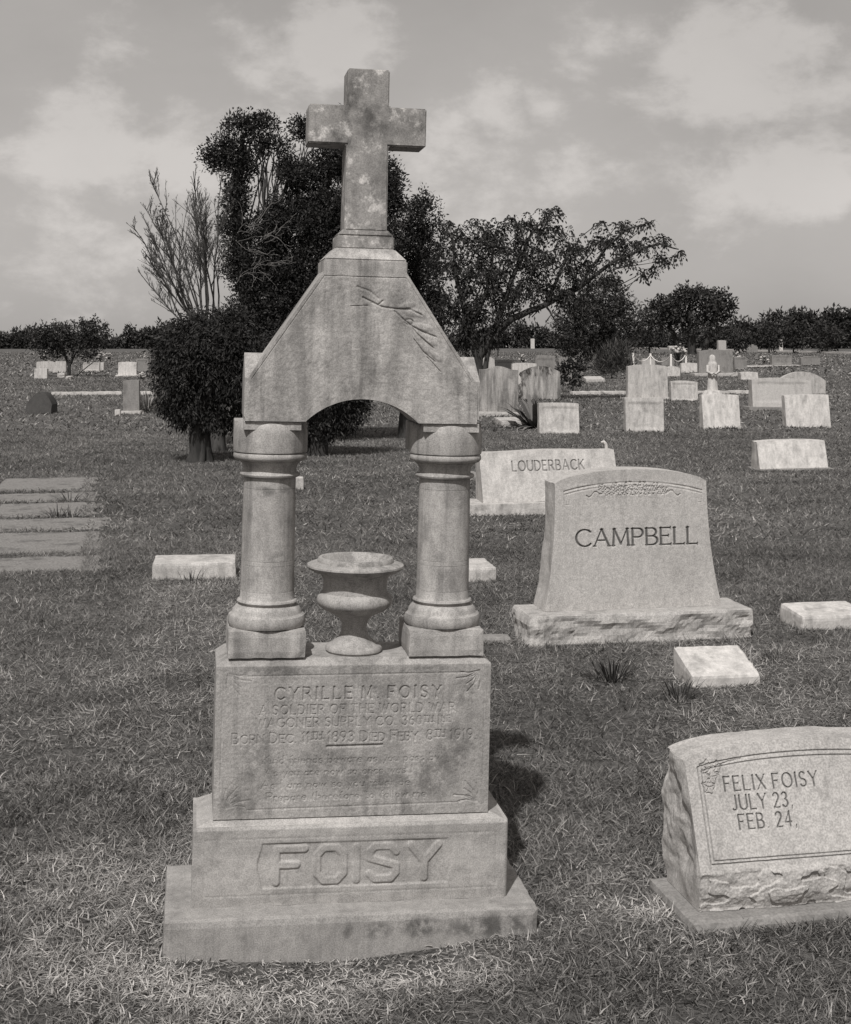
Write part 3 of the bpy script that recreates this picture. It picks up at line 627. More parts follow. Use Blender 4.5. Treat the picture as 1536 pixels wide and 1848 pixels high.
# Felix stone on a concrete pad, cut by the right edge of the picture
o, w = frame(1250, 1730, 1690, 11.5); fx = empty('slant_headstone', o, (0, 0, rad(11.5)))
tag(fx, 'slanted granite headstone carved FELIX on a concrete pad at the right edge', 'headstone')
block(o, 11.5, -w / 2, w / 2, 0, .33)
link('pad', worn_box('pad', -w / 2, w / 2, 0, .33, -.04, .032, .018, .002, .012, seed=8), M['concrete'], fx)
hw = w / 2 - .045
def fpos(S, T):
    X = (2 * S - 1) * hw; top = .398 + .045 * np.sqrt(np.maximum(0, 1 - (2 * S - 1) ** 2 * .98)) - .0; return X, .0335 + (top - .0335) * T
def fyf(X, Z): return .055 + np.clip(Z - .135, 0, 1) * .42
def frelief(X, Z):
    low = np.clip((.142 - Z) / .012, 0, 1)
    rough = .016 * (np.floor(3 * (fnoise(X * 9, Z * 14, 21, 3) + 1)) / 3 - .9) + .010 * fnoise(X * 16, Z * 20, 22, 5)
    h = low * (rough + .006 - .010 * np.clip((.07 - Z) / .03, 0, 1))
    x0, x1, z0 = -hw + .034, hw - .034, .156
    top = lambda x: .366 + .045 * math.sqrt(max(0, 1 - (x / hw) ** 2 * .98))
    xs = np.linspace(x0, x1, 40); fr = [(x0, z0)] + [(x, top(x)) for x in xs] + [(x1, z0), (x0, z0)]
    h += carve(X, Z, polyl(fr), .0026, .006)
    fr2 = [(x0 + .01, z0 + .008)] + [(x, top(x) - .012) for x in np.linspace(x0 + .01, x1 - .01, 40)] + [(x1 - .01, z0 + .008), (x0 + .01, z0 + .008)]
    h += carve(X, Z, polyl(fr2), .0024, .005)
    lf = []
    for sx in (-1, 1):
        for cx, cz, r in ((x0 + .026, .384, .021), (x0 + .036, .362, .022), (x0 + .025, .338, .021), (x0 + .055, .384, .017)):
            pts = [(sx * (cx + r * (1 - .35 * (k % 2)) * math.cos(rad(36 * k + 10))), cz - .0 + r * (1 - .35 * (k % 2)) * math.sin(rad(36 * k + 10))) for k in range(11)]
            lf += polyl(pts, .8)
            for k in range(0, 10, 2): lf += polyl([(sx * cx, cz), pts[k]], .5)
        lf += polyl([(sx * (x0 + .055), .388), (sx * (x0 + .09), .396), (sx * (x0 + .13), .401)], 1.0)
    h += carve(X, Z, lf, .0028, .006)
    h += flet(X, Z)
    return h + .0005 * fnoise(X * 120, Z * 120, 14, 3)
def ffr(X, Z):
    x0, x1, z0 = -hw + .034, hw - .034, .156; tp = lambda x: .366 + .045 * math.sqrt(max(0, 1 - (x / hw) ** 2 * .98))
    a = [(x0, z0)] + [(x, tp(x)) for x in np.linspace(x0, x1, 40)] + [(x1, z0), (x0, z0)]; b = [(x0 + .01, z0 + .008)] + [(x, tp(x) - .012) for x in np.linspace(x0 + .01, x1 - .01, 40)] + [(x1 - .01, z0 + .008), (x0 + .01, z0 + .008)]
    return carve(X, Z, polyl(a) + polyl(b), .0024, .005)
def flet(X, Z):
    h = carve(X, Z, layout('FELIX FOISY', -hw + .104, -hw + .104 + .272, .325, .0345, .05, .34), .0030, .007)
    h += carve(X, Z, layout('JULY 23,', -hw + .120, -hw + .120 + .172, .279, .0345, .05, .32), .0030, .007)
    h += carve(X, Z, layout('FEB. 24,', -hw + .130, -hw + .130 + .165, .233, .0345, .05, .32), .0030, .007)
    return h
link('stone', relief('stone', 520, 260, fpos, frelief, fyf, .30, 16, .036, 2.0, pfun=lambda X, Z: np.clip(-flet(X, Z) / .004, 0, 1) + .55 * np.clip(-ffr(X, Z) / .004, 0, 1)), M['granite_lettered'], fx)  # letter grooves get a darker tone, frame lines about half as much

def low_marker(name, label, pxl, pxr, pyb, zf, zb, depth, mat, yaw=10.0, cat='marker', text=False, seed=1.0, rough=.006, group=None):
    o, w = frame(pxl, pxr, pyb, yaw); block(o, yaw, -w / 2, w / 2, 0, depth)
    def pos(S, T): return (-.5 + S) * w, -.04 + (zf + .04) * T
    me = worn_box(name, -w / 2, w / 2, 0, depth, -.04, zf, max(.014, w / 34), .0015, .007, rough, seed)
    for v in me.vertices:
        if v.co.z > zf * .5: v.co.z += (zb - zf) * max(0, min(1, v.co.y / depth)) * max(0, (v.co.z - zf * .5) / (zf * .5))
    ob = link(name, me, mat, None, o, (0, 0, rad(yaw)))
    return tag(ob, label, cat, group)
low_marker('grave_marker', 'small low slanted white stone marker in front of the rock-faced headstone base', 1249, 1372, 1242, .052, .138, .25, M['white'], 9.5, seed=2)
low_marker('grave_marker', 'long low pale stone block in the lawn left of the columns', 275, 425, 1047, .105, .118, .30, M['granite2'], 7, seed=3)
low_marker('grave_marker', 'low pale stone block just behind the right column', 800, 896, 1052, .088, .10, .34, M['granite2'], 10, seed=5)
low_marker('footstone', 'low white block at the right edge beside the rock-faced headstone base', 1448, 1570, 1138, .075, .10, .28, M['white'], 10, seed=6)
low_marker('grave_curb', 'thin flat concrete strip flush with the grass left of the rock-faced base', 800, 922, 1163, .03, .03, .10, M['concrete'], 6, seed=7)
low_marker('footstone', 'small flat pale stone by the left end of the LOUDERBACK stone', 800, 872, 868, .05, .06, .5, M['concrete'], 10, seed=8)
low_marker('footstone', 'tiny upright white stone stub behind the left column', 528, 548, 884, .13, .13, .08, M['granite2'], 10, seed=9, rough=0)

def headstone(name, label, pxl, pxr, pyb, pyt, mat, yaw=10, slant=.10, thick=.14, top=.02, base=None, panel=True, text=None, rough=.008, nx=30, nz=26, seed=1.0, group=None, flare=0.0, basemat=None, texth=.1, textz=.7, textw=.7, serp=False):
    """upright or slanted stone; pixel columns of its front foot, row of its foot and of its top"""
    o, w = frame(pxl, pxr, pyb, yaw); bh = 0.0
    t = empty(name, o, (0, math.sin(seed * 7.3) * .016, rad(yaw))); tag(t, label, 'headstone', group)
    y0 = 0.0
    if base:
        ox, bd, bh = base; y0 = (bd - thick - slant) * .5
        link('base', worn_box('base', -w / 2 - ox, w / 2 + ox, 0, bd, -.05, bh, max(.03, w / 24), .003, .012, .012, seed), basemat or mat, t)
        block(o, yaw, -w / 2 - ox, w / 2 + ox, 0, bd)
    else: block(o, yaw, -w / 2, w / 2, 0, thick + slant)
    h = EYE - (pyt - HZ) * (o.y + y0 + slant) / F
    z0 = bh + .0008 if base else -.03
    def pos(S, T):
        a = np.abs(2 * S - 1); half = w / 2 + flare * (1 - T) ** 2; X = (2 * S - 1) * half
        tp = h - top * a ** 2.2 if not serp else h - top * (.5 - .5 * np.cos(np.clip(a * 1.25, 0, 1) * np.pi))
        return X, z0 + (tp - z0) * T
    def rel(X, Z):
        q = np.zeros_like(X)
        if panel:
            e = np.minimum(np.minimum(X + w * .42, w * .42 - X), np.minimum(Z - z0 - h * .14, h * .86 - Z)); q -= .016 * np.clip(e / .012, 0, 1)
        if text: q += carve(X, Z, layout(text, -w * textw / 2, w * textw / 2, h * textz, texth, .03, .3), texth * .09, .018)
        return q + .002 * fnoise(X * 20, Z * 20, int(seed), 3)
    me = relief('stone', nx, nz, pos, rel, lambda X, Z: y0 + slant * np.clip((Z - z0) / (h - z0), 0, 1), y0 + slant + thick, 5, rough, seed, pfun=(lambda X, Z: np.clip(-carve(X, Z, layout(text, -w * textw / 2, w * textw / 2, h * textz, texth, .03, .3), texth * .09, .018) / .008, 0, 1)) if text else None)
    link('stone', me, M['granite2_lettered'] if text else mat, t); return t
# Louderback stone
lb = headstone('family_headstone', 'wide low pale headstone carved LOUDERBACK, half hidden behind a larger stone', 876, 1124, 931, 812, M['granite2'], 9, .18, .16, .012, (.16, .5, .11), False, 'LOUDERBACK', .006, 300, 110, 4.0, texth=.085, textz=.68, textw=.53, serp=True)
tb = Tubes(); 
for k in range(1):
    base_p = Vector((.585, .38, .5)); tb.add([base_p, base_p + Vector((.005, 0, .05)), base_p + Vector((0, 0, .085)), base_p + Vector((-.02, 0, .105)), base_p + Vector((-.045, 0, .1))], [.018, .016, .014, .014, .008], 8)
link('finial', tb.mesh('finial'), M['white'], lb)
# row behind
headstone('slant_headstone', 'square slanted pale headstone with a sunk panel beside the spiky agave', 974, 1046, 783, 727, M['granite2'], 5, .12, .12, .01, seed=1)
headstone('slant_headstone', 'plain slanted pale headstone standing in front of the tall square headstone', 1130, 1199, 780, 718, M['granite2'], 4, .10, .12, .01, seed=2)
headstone('slant_headstone', 'bright white slanted headstone in front of the robed statue', 1270, 1337, 774, 712, M['white'], 4, .14, .14, .01, seed=3, panel=False)
headstone('slant_headstone', 'bright white slanted headstone cut by the right edge of the picture', 1420, 1500, 772, 712, M['white'], 4, .12, .14, .01, seed=4, panel=False)
headstone('bevel_headstone', 'low wide white block headstone on a flat pad near the right edge', 1376, 1500, 850, 794, M['white'], 5, .12, .2, .015, (.05, .5, .02), False, seed=5, basemat=M['concrete'])
headstone('tall_headstone', 'tall square pale headstone with a gently peaked top', 1136, 1207, 722, 658, M['granite2'], 4, .04, .22, .05, (.08, .5, .06), False, seed=6, flare=.02)
headstone('small_headstone', 'small pale headstone with sunk inscription panel right of the tall square one', 1212, 1260, 724, 687, M['granite2'], 4, .10, .16, .03, None, True, seed=7)
headstone('wide_headstone', 'wide pale headstone on a darker concrete base at the right edge', 1362, 1470, 742, 682, M['granite'], 4, .14, .2, .05, (.12, .6, .08), True, seed=8, basemat=M['concrete'])
headstone('rounded_headstone', 'rounded headstone top showing above the wide pale stone at the right edge', 1405, 1490, 712, 671, M['granite2'], 4, .0, .2, .25, None, False, seed=9)
headstone('granite_headstone', 'large grey granite headstone with block on top behind the statue', 1265, 1326, 680, 631, M['granite_dark'], 3, .02, .3, .08, (.25, .9, .15), False, seed=10, basemat=M['granite'])
headstone('pillar_stone', 'small squared stone block seen above the large grey granite headstone', 1297, 1311, 642, 614, M['granite'], 3, 0, .6, .06, None, False, seed=11)
headstone('small_headstone', 'low pale oblong stone between the statue and the right edge', 1338, 1369, 686, 671, M['granite2'], 3, .1, .4, .03, None, False, seed=12)
headstone('small_headstone', 'white block headstone under the flower arrangement', 1230, 1264, 674, 655, M['white'], 3, .05, .3, .03, None, False, seed=13)
headstone('small_headstone', 'pale stone seen just right of the tall square headstone', 1203, 1228, 680, 661, M['granite2'], 3, .1, .3, .08, None, False, seed=14)
headstone('small_headstone', 'grey block headstone between the chain fence posts', 1159, 1182, 662, 647, M['granite'], 3, 0, .3, .02, None, False, seed=15)
headstone('small_headstone', 'darker grey headstone at the right post of the chain fence', 1194, 1216, 662, 645, M['granite_dark'], 3, 0, .3, .05, None, False, seed=16)
headstone('small_headstone', 'dark square headstone right of the large grey granite headstone', 1326, 1348, 668, 644, M['granite_dark'], 3, 0, .3, .05, None, True, seed=17)
headstone('framed_headstone', 'wide dark framed headstone near the right edge behind the lawn strip', 1396, 1432, 662, 641, M['granite_dark'], 3, 0, .4, .04, (.4, .9, .1), True, seed=18, basemat=M['granite'])
headstone('small_headstone', 'dark headstone at the far right beyond the framed one', 1446, 1480, 660, 643, M['granite_dark'], 3, 0, .4, .1, None, True, seed=19)
# stones behind the arch on the right
headstone('streaked_headstone', 'large streaky grey headstone with rounded shoulders right of the gable', 868, 937, 752, 661, M['streaky'], 6, .02, .25, .07, (.1, .55, .09), False, seed=20, basemat=M['granite'], serp=True, nx=40, nz=30)
low_marker('ledger_slab', 'flat pale slab on the grass in front of the agave', 905, 972, 770, .10, .12, .9, M['granite2'], 6, seed=21)
headstone('boulder_headstone', 'rough mottled grey headstone behind the agave', 944, 1012, 722, 661, M['streaky'], 6, .06, .3, .16, None, False, seed=22, rough=.05, nx=40, nz=30)
headstone('white_headstone', 'white headstone showing between the streaky and the mottled grey stones', 925, 969, 694, 655, M['white'], 4, 0, .3, .03, None, False, seed=23)
headstone('small_headstone', 'light grey stone behind the trunk of the spreading tree', 872, 893, 686, 644, M['granite'], 4, .05, .3, .1, None, False, seed=24)
headstone('framed_headstone', 'dark framed stone behind the top of the streaky headstone', 895, 925, 680, 649, M['black'], 4, 0, .3, .02, None, True, seed=25)
headstone('small_headstone', 'grey headstone with a pale stripe behind the mottled stone', 966, 1001, 688, 641, M['granite_dark'], 4, 0, .3, .02, None, True, seed=26)
headstone('small_headstone', 'grey headstone half covered by the round dark shrub', 1008, 1040, 690, 645, M['granite_dark'], 4, 0, .3, .04, None, False, seed=27)
headstone('distant_headstone', 'tiny white headstone far off under the spreading tree, left one', 911, 919, 628, 606, M['white'], 0, 0, .3, .02, None, False, seed=28, nx=8, nz=8)
headstone('distant_headstone', 'tiny white headstone far off under the spreading tree, right one', 958, 965, 629, 611, M['white'], 0, 0, .3, .02, None, False, seed=29, nx=8, nz=8)
headstone('distant_headstone', 'thin bright white stone before the hedge at the far right', 1407, 1413, 636, 613, M['white'], 0, 0, .3, .02, None, False, seed=30, nx=8, nz=8)
headstone('distant_headstone', 'dark rounded stone before the hedge right of the squared block', 1348, 1368, 637, 621, M['granite_dark'], 0, 0, .4, .3, None, False, seed=31, nx=12, nz=8)
low_marker('ledger_slab', 'long pale slab lying before the far round bushes', 1208, 1236, 632, .5, .6, 1.6, M['granite2'], 0, seed=32, rough=0)
low_marker('ledger_slab', 'pale flat slab right of the round dark shrub', 1058, 1092, 690, .12, .2, .9, M['granite2'], 3, seed=33)
low_marker('ledger_slab', 'pale strip of kerb stone before the dark framed headstone', 1335, 1395, 664, .1, .12, .8, M['granite2'], 2, seed=34)
# left side
headstone('narrow_headstone', 'narrow upright grey headstone on a pale base left of the drooping juniper', 221, 250, 748, 686, M['granite_dark'], 4, .02, .18, .012, (.05, .45, .07), False, seed=35, basemat=M['granite'])
low_marker('corner_post', 'small white cube at the foot of the narrow grey headstone', 207, 217, 751, .13, .13, .12, M['white'], 4, seed=36, rough=0)
headstone('white_headstone', 'wide white headstone behind the narrow grey headstone', 212, 245, 680, 653, M['white'], 2, .05, .25, .02, (.1, .6, .08), False, seed=37)
headstone('framed_headstone', 'dark oblong headstone left of the juniper, behind the white one', 246, 268, 672, 647, M['granite_dark'], 2, 0, .3, .02, None, True, seed=38)
headstone('green_headstone', 'wide grey panel headstone right of the small tree', 148, 178, 672, 654, M['granite'], 2, .02, .25, .01, (.1, .6, .06), True, seed=39)
headstone('small_headstone', 'little white upright stone beside the wide grey panel', 179, 187, 671, 654, M['white'], 2, 0, .25, .01, None, False, seed=40, nx=12, nz=12)
headstone('white_headstone', 'pale headstone behind the trunk of the small tree', 95, 119, 674, 652, M['granite2'], 2, .02, .25, .01, None, False, seed=41)
headstone('white_headstone', 'pale headstone at the far left edge', 66, 95, 672, 652, M['granite2'], 2, .02, .25, .02, None, False, seed=42)
headstone('small_headstone', 'bright white square stone at the left edge below the pale headstones', 62, 85, 684, 665, M['white'], 2, 0, .25, .01, None, False, seed=43)
headstone('dark_headstone', 'black sloping stone cut by the left edge of the picture', 45, 91, 748, 708, M['black'], 4, .3, .5, .25, None, False, seed=44)
low_marker('fallen_stone', 'pale rounded stone on the grass below the small tree', 103, 116, 682, .18, .2, .4, M['granite'], 0, seed=45, rough=.03)
low_marker('fallen_stone', 'little pale stone on the grass right of the small tree trunk', 119, 128, 685, .12, .14, .3, M['granite'], 0, seed=46, rough=.03)
low_marker('fallen_stone', 'white stone scrap on the lawn beside the juniper trunk', 386, 398, 792, .12, .16, .15, M['white'], 0, seed=47, rough=.03)

# kerbs: whitewashed strips
def kerb(name, label, a, b, hgt, dep, mat):
    P, Q = gp(*a), gp(*b); d = Q - P; yaw = math.atan2(d.y, d.x); ln = d.length
    me = worn_box(name, 0, ln, 0, dep, -.05, hgt, max(.12, ln / 68), .012, .02, .01, a[0] * .01); o = link(name, me, mat, None, P, (0, 0, yaw))
    BLOCK.append((P.x, P.y, yaw, 0, ln, 0, dep)); tag(o, label, 'kerb')
kerb('plot_kerb', 'whitewashed kerb along the grass on the left', (92, 714), (220, 713), .10, .3, M['kerb'])
kerb('plot_kerb', 'short whitewashed kerb end beside the drooping juniper', (248, 713), (275, 713), .10, .3, M['kerb'])
kerb('plot_kerb', 'whitewashed kerb running behind the slanted headstones on the right', (1034, 713), (1134, 712), .10, .3, M['kerb'])
kerb('plot_kerb', 'whitewashed kerb between the small panelled headstone and the wide pale stone', (1258, 712), (1362, 711), .10, .3, M['kerb'])
kerb('road_kerb', 'long white road edge in front of the far hedge', (1135, 629), (1600, 641), .22, 1.2, M['kerb'])

# old concrete walk at the left: separate slabs with grass in the joints
walk = empty('concrete_walk', gp(185, 1032)); tag(walk, kind='structure'); R_ = random.Random(3)
rows = [(1031, 1001, 190), (998, 958, 186), (955, 934, 190), (931, 906, 178), (904, 888, 182), (885, 861, 174)]; WY = rad(10.5)
for (yb, yt, xe) in rows:
    Pn = gp(xe, yb); dep = (gp(xe, yt).y - Pn.y) / math.cos(WY); x = 0.0; k = 0; ux = Vector((math.cos(WY), math.sin(WY), 0))
    while x > -4.6:
        wd = R_.uniform(1.3, 1.9) if k else R_.uniform(.9, 1.2); dz = R_.uniform(.005, .009)
        me = worn_box('paving_slab', -wd + .02, 0, 0, dep, -.05, dz, .06, .004, .03, .0, x + yb)
        for v in me.vertices:
            if v.co.x > -.03 and k == 0: v.co.x += .16 * fbm(v.co.y * 4, yb * 1.7, 0) - .02
        p = Pn + ux * x; s = link('paving_slab', me, M['paving'], walk); s.location = p - walk.location; s.rotation_euler = (R_.uniform(-.003, .003), R_.uniform(-.003, .003), WY + R_.uniform(-.004, .004))
        BLOCK.append((p.x, p.y, WY, -wd + .05, -.10 if k else -.16, .06, dep - .08)); x -= wd + R_.uniform(.0, .02); k += 1

# ------------------------------------------------------------------ vegetation
def leaf_mesh(name, P, D, L, Wd, col, curl=.0):
    """one diamond-shaped leaf per point P along D"""
    n = len(P); D = D / (np.linalg.norm(D, axis=1)[:, None] + 1e-9); R = RNG.normal(size=(n, 3)); S = np.cross(D, R); S /= np.linalg.norm(S, axis=1)[:, None] + 1e-9
    L = np.asarray(L).reshape(-1, 1); Wd = np.asarray(Wd).reshape(-1, 1); dn = np.array([0, 0, -1.0]) * curl * L
    v = np.stack([P, P + D * L * .5 + S * Wd * .5 + dn * .25, P + D * L + dn, P + D * L * .5 - S * Wd * .5 + dn * .25], 1).reshape(-1, 3)
    i = np.arange(n)[:, None] * 4; return np_mesh(name, v, i + np.array([[0, 1, 2, 3]]), col=np.repeat(col, 4)[:, None] * np.ones((1, 3)))
def ball(n):
    d = RNG.normal(size=(n, 3)); return d / np.linalg.norm(d, axis=1)[:, None]
def crown_points(clumps, Y, dens, sub, per, shell=2.6, zs=.75):
    """points, outward directions and shade variation; clumps given as photo ellipses at distance Y (+ optional offset)"""
    PP, DD, CC_ = [], [], []
    for c in clumps:
        px, py, rx, ry = c[:4]; y = Y + (c[4] if len(c) > 4 else 0); k = y / F
        ce = np.array(at(px, py, y)); rad3 = np.array([rx * k, max(rx, ry) * k * zs, ry * k])
        ns = max(4, int(dens * rx * ry / 100)); d = ball(ns) * (RNG.random((ns, 1)) ** (1 / shell)); sc = ce + d * rad3
        m = per; q = ball(ns * m) * (RNG.random((ns * m, 1)) ** .5) * np.repeat(sub * RNG.uniform(.6, 1.35, ns), m)[:, None]
        PP.append(np.repeat(sc, m, 0) + q); DD.append(q / sub * .35 + np.repeat(d, m, 0) * .35 + ball(ns * m) * .75); CC_.append(np.repeat(RNG.uniform(.35, 2.0, ns), m) * RNG.uniform(.6, 1.6, ns * m))
    return np.concatenate(PP), np.concatenate(DD), np.concatenate(CC_)
def cap_ground(P, z=.12): P[:, 2] = np.maximum(P[:, 2], z + .2 * RNG.random(len(P))); return P
def wander(a, b, n, amp, bend=Vector((0, 0, 0)), r=random):
    a, b = Vector(a), Vector(b); ln = (b - a).length; out = []
    for i in range(n + 1):
        t = i / n; j = Vector((r.uniform(-1, 1), r.uniform(-1, 1), r.uniform(-.6, .6))) * amp * ln * (0 if i in (0, n) else 1)
        out.append(a.lerp(b, t) + bend * (4 * t * (1 - t)) + j)
    return out
def taper(r0, r1, n): return [r0 + (r1 - r0) * i / n for i in range(n + 1)]
def tree_thing(name, label, base, cat='tree', group=None):
    return tag(empty(name, base), label, cat, group)
def put(name, me, mat, root):
    o = link(name, me, mat, root); o.matrix_parent_inverse = Matrix.Translation(-root.location); return o

# drooping juniper left of the monument
J1 = tree_thing('juniper_tree', 'round dark drooping juniper with a bare twisted trunk left of the monument', gp(364, 834)); Y1 = J1.location.y
cl = [(378, 650, 92, 88), (330, 670, 54, 84), (425, 650, 66, 92), (345, 605, 52, 44), (400, 590, 60, 36), (455, 690, 40, 74), (318, 735, 36, 28), (392, 755, 40, 26), (355, 742, 48, 34), (300, 640, 26, 40), (440, 760, 32, 26)]
P, D, C_ = crown_points(cl, Y1, 6.0, .11, 24); D[:, 2] -= .75; put('crown', leaf_mesh('crown', P, D, RNG.uniform(.035, .085, len(P)), RNG.uniform(.012, .024, len(P)), C_), M['leaf'], J1)
T = Tubes(); b = J1.location
T.add([b + Vector((-.09, 0, -.03)), b + Vector((-.05, 0, .12)), b + Vector((-.06, 0, .3)), b + Vector((.0, 0, .5)), b + Vector((.06, 0, .8)), b + Vector((.02, .1, 1.4))], [.13, .105, .10, .11, .12, .07], 9)
T.add([b + Vector((.06, .05, -.03)), b + Vector((.05, .04, .16)), b + Vector((.03, .02, .34)), b + Vector((.03, 0, .55))], [.10, .07, .075, .09], 8)
T.add([b + Vector((.0, -.06, -.02)), b + Vector((.02, -.04, .15)), b + Vector((.0, -.02, .32))], [.06, .045, .05], 7)
T.add([b + Vector((.05, 0, .7)), b + Vector((.35, .1, 1.0)), b + Vector((.6, .1, 1.5))], [.07, .05, .02], 7)
put('trunk', T.mesh('trunk'), M['bark'], J1)

# second juniper right behind the left column
J2 = tree_thing('juniper_tree', 'dark dense juniper seen through the monument arch with its shade on the lawn', gp(572, 822)); Y2 = J2.location.y
cl = [(575, 690, 74, 92), (545, 640, 80, 80), (608, 715, 58, 66), (630, 740, 34, 40), (585, 770, 42, 30), (640, 650, 50, 70), (500, 720, 50, 60), (550, 780, 36, 20)]
P, D, C_ = crown_points(cl, Y2, 5.0, .11, 24); D[:, 2] -= .6; put('crown', leaf_mesh('crown', P, D, RNG.uniform(.035, .085, len(P)), RNG.uniform(.012, .024, len(P)), C_), M['leaf'], J2)
T = Tubes(); b = J2.location; T.add([b + Vector((0, 0, -.03)), b + Vector((.03, 0, .4)), b + Vector((0, 0, 1.0)), b + Vector((.05, 0, 1.8))], [.15, .12, .1, .05], 9)
put('trunk', T.mesh('trunk'), M['bark'], J2)

# tall ragged evergreen behind the cross
T2 = tree_thing('evergreen_tree', 'tall ragged dark evergreen with tufted tops behind the cross', gp(500, 800)); Y3 = T2.location.y
cl = [(436, 224, 38, 17), (478, 221, 28, 15), (414, 268, 38, 22), (392, 292, 22, 16), (436, 300, 36, 28), (428, 350, 26, 40), (424, 408, 28, 42), (548, 232, 26, 22), (590, 228, 34, 20), (640, 215, 40, 24), (545, 316, 50, 24), (600, 296, 48, 34), (648, 296, 54, 54), (698, 322, 28, 30), (704, 362, 26, 34),
      (505, 262, 24, 14), (522, 302, 22, 20), (468, 262, 20, 16), (560, 382, 84, 48), (500, 420, 56, 46), (620, 420, 80, 74), (480, 486, 54, 54), (560, 500, 88, 74), (520, 570, 80, 58), (456, 556, 44, 54), (430, 480, 26, 46), (640, 520, 62, 80), (690, 440, 40, 60), (480, 640, 60, 50), (560, 620, 90, 50), (375, 281, 12, 12)]
P, D, C_ = crown_points(cl, Y3, 8.0, .13, 26, 2.2); D[:, 2] += .15; put('crown', leaf_mesh('crown', P, D, RNG.uniform(.035, .075, len(P)), RNG.uniform(.016, .030, len(P)), C_), M['leaf'], T2)
T = Tubes(); b = T2.location
def limb(T, pts, r0, r1, Y, seg=6, amp=.03):
    W_ = [Vector(at(*p, Y)) if len(p) == 2 else Vector(at(p[0], p[1], Y + p[2])) for p in pts]; full = []
    for a, c in zip(W_[:-1], W_[1:]): full += wander(a, c, 4, amp)[:-1]
    full.append(W_[-1]); T.add(full, taper(r0, r1, len(full) - 1), seg)
limb(T, [(500, 805), (480, 700), (455, 560), (430, 430), (425, 330), (440, 240)], .2, .03, Y3, 8)
limb(T, [(480, 700), (520, 560), (560, 420), (600, 300), (620, 220)], .13, .02, Y3); limb(T, [(520, 560), (620, 440), (660, 330), (690, 310)], .09, .02, Y3)
for k in range(26):
    r = random.Random(k); x = r.uniform(455, 560); limb(T, [(r.uniform(440, 500), r.uniform(400, 470)), (x, r.uniform(270, 330)), (x + r.uniform(-25, 40), r.uniform(225, 280))], .014, .005, Y3, 5)
for k in range(10):
    r = random.Random(k + 50); limb(T, [(436, 330), (r.uniform(400, 490), r.uniform(250, 290)), (r.uniform(395, 500), r.uniform(210, 245))], .014, .005, Y3, 5)
put('trunk', T.mesh('trunk'), M['bark'], T2)
T = Tubes()                                                        # bleached dead twigs hanging in front of the dark crown
for k in range(26):
    r = random.Random(k + 200); x, y = r.uniform(425, 500), r.uniform(395, 520); yy = -1.5 - r.random() * .6; an = r.uniform(-.9, .5); ln = r.uniform(20, 70)
    pts = [(x, y, yy)]
    for q in range(4): an += r.uniform(-.6, .6); x += math.cos(an) * ln / 4; y += math.sin(an) * ln / 4; pts.append((x, y, yy))
    limb(T, pts, .0045, .0022, Y3, 4, .08)
    for q in range(2): c = r.choice(pts[1:]); limb(T, [c, (c[0] + r.uniform(-6, 24), c[1] + r.uniform(-20, 12), yy)], .003, .002, Y3, 4, .1)
tw = put('dead_twigs', T.mesh('dead_twigs'), M['twig_pale'], T2); tw['kind'] = 'stuff'

# rounder evergreen right of the cross
T3 = tree_thing('evergreen_tree', 'rounded dark evergreen top between the cross and the spreading tree', gp(735, 790)); Y4 = T3.location.y
cl = [(766, 366, 27, 22), (745, 398, 38, 36), (770, 425, 40, 40), (735, 440, 40, 50), (755, 500, 48, 58), (720, 520, 40, 60), (770, 560, 44, 50), (740, 600, 50, 50)]
P, D, C_ = crown_points(cl, Y4, 5.0, .13, 24, 2.2); D[:, 2] += .1; put('crown', leaf_mesh('crown', P, D, RNG.uniform(.035, .075, len(P)), RNG.uniform(.016, .030, len(P)), C_), M['leaf'], T3)
T = Tubes(); limb(T, [(735, 792), (740, 650), (750, 500), (762, 380)], .16, .02, Y4, 8); put('trunk', T.mesh('trunk'), M['bark'], T3)

# bare tree fanning out behind the juniper
B1 = tree_thing('bare_tree', 'leafless tree fanning grey branches out behind the drooping juniper', gp(392, 815)); Y5 = B1.location.y; T = Tubes(); r = random.Random(21)
limb(T, [(392, 818), (390, 700), (388, 600)], .14, .10, Y5, 8)
def twigs(p, d, ln, rd, lev):
    n = 5; pts = [p]; q = p.copy(); dd = d.copy()
    for i in range(n):
        dd = (dd + Vector((r.uniform(-.16, .16), r.uniform(-.16, .16), r.uniform(-.12, .13)))).normalized(); q = q + dd * ln / n; pts.append(q.copy())
    T.add(pts, taper(rd, rd * .35, n), (6, 5, 3, 3)[lev])
    if lev >= 3: return
    for k in range((15, 7, 4)[lev]):
        t = r.uniform(.25, .98); i = min(n - 1, int(t * n)); s = pts[i].lerp(pts[i + 1], t * n - i)
        nd = (d * 1.0 + Vector((r.uniform(-.8, .8), r.uniform(-.6, .6), r.uniform(-.1, .7)))).normalized(); twigs(s, nd, ln * (1.05 - t) * r.uniform(.25, .5) + ln * .07, max(.0026, rd * .45), lev + 1)
for (x, y) in ((234, 405), (238, 462), (250, 430), (262, 392), (280, 378), (300, 372), (318, 300), (334, 318), (352, 300), (372, 318), (392, 338), (406, 368), (290, 440), (345, 370), (310, 410), (272, 420), (326, 350), (362, 345), (382, 380), (300, 480), (255, 485)):
    a = Vector(at(388 - (400 - x) * .28 + r.uniform(-8, 8), r.uniform(565, 605), Y5)); e = Vector(at(x + 4, y + 6, Y5 + r.uniform(-.6, .6))); twigs(a, (e - a).normalized(), (e - a).length, .0135, 0)
put('branches', T.mesh('branches'), M['twig'], B1)
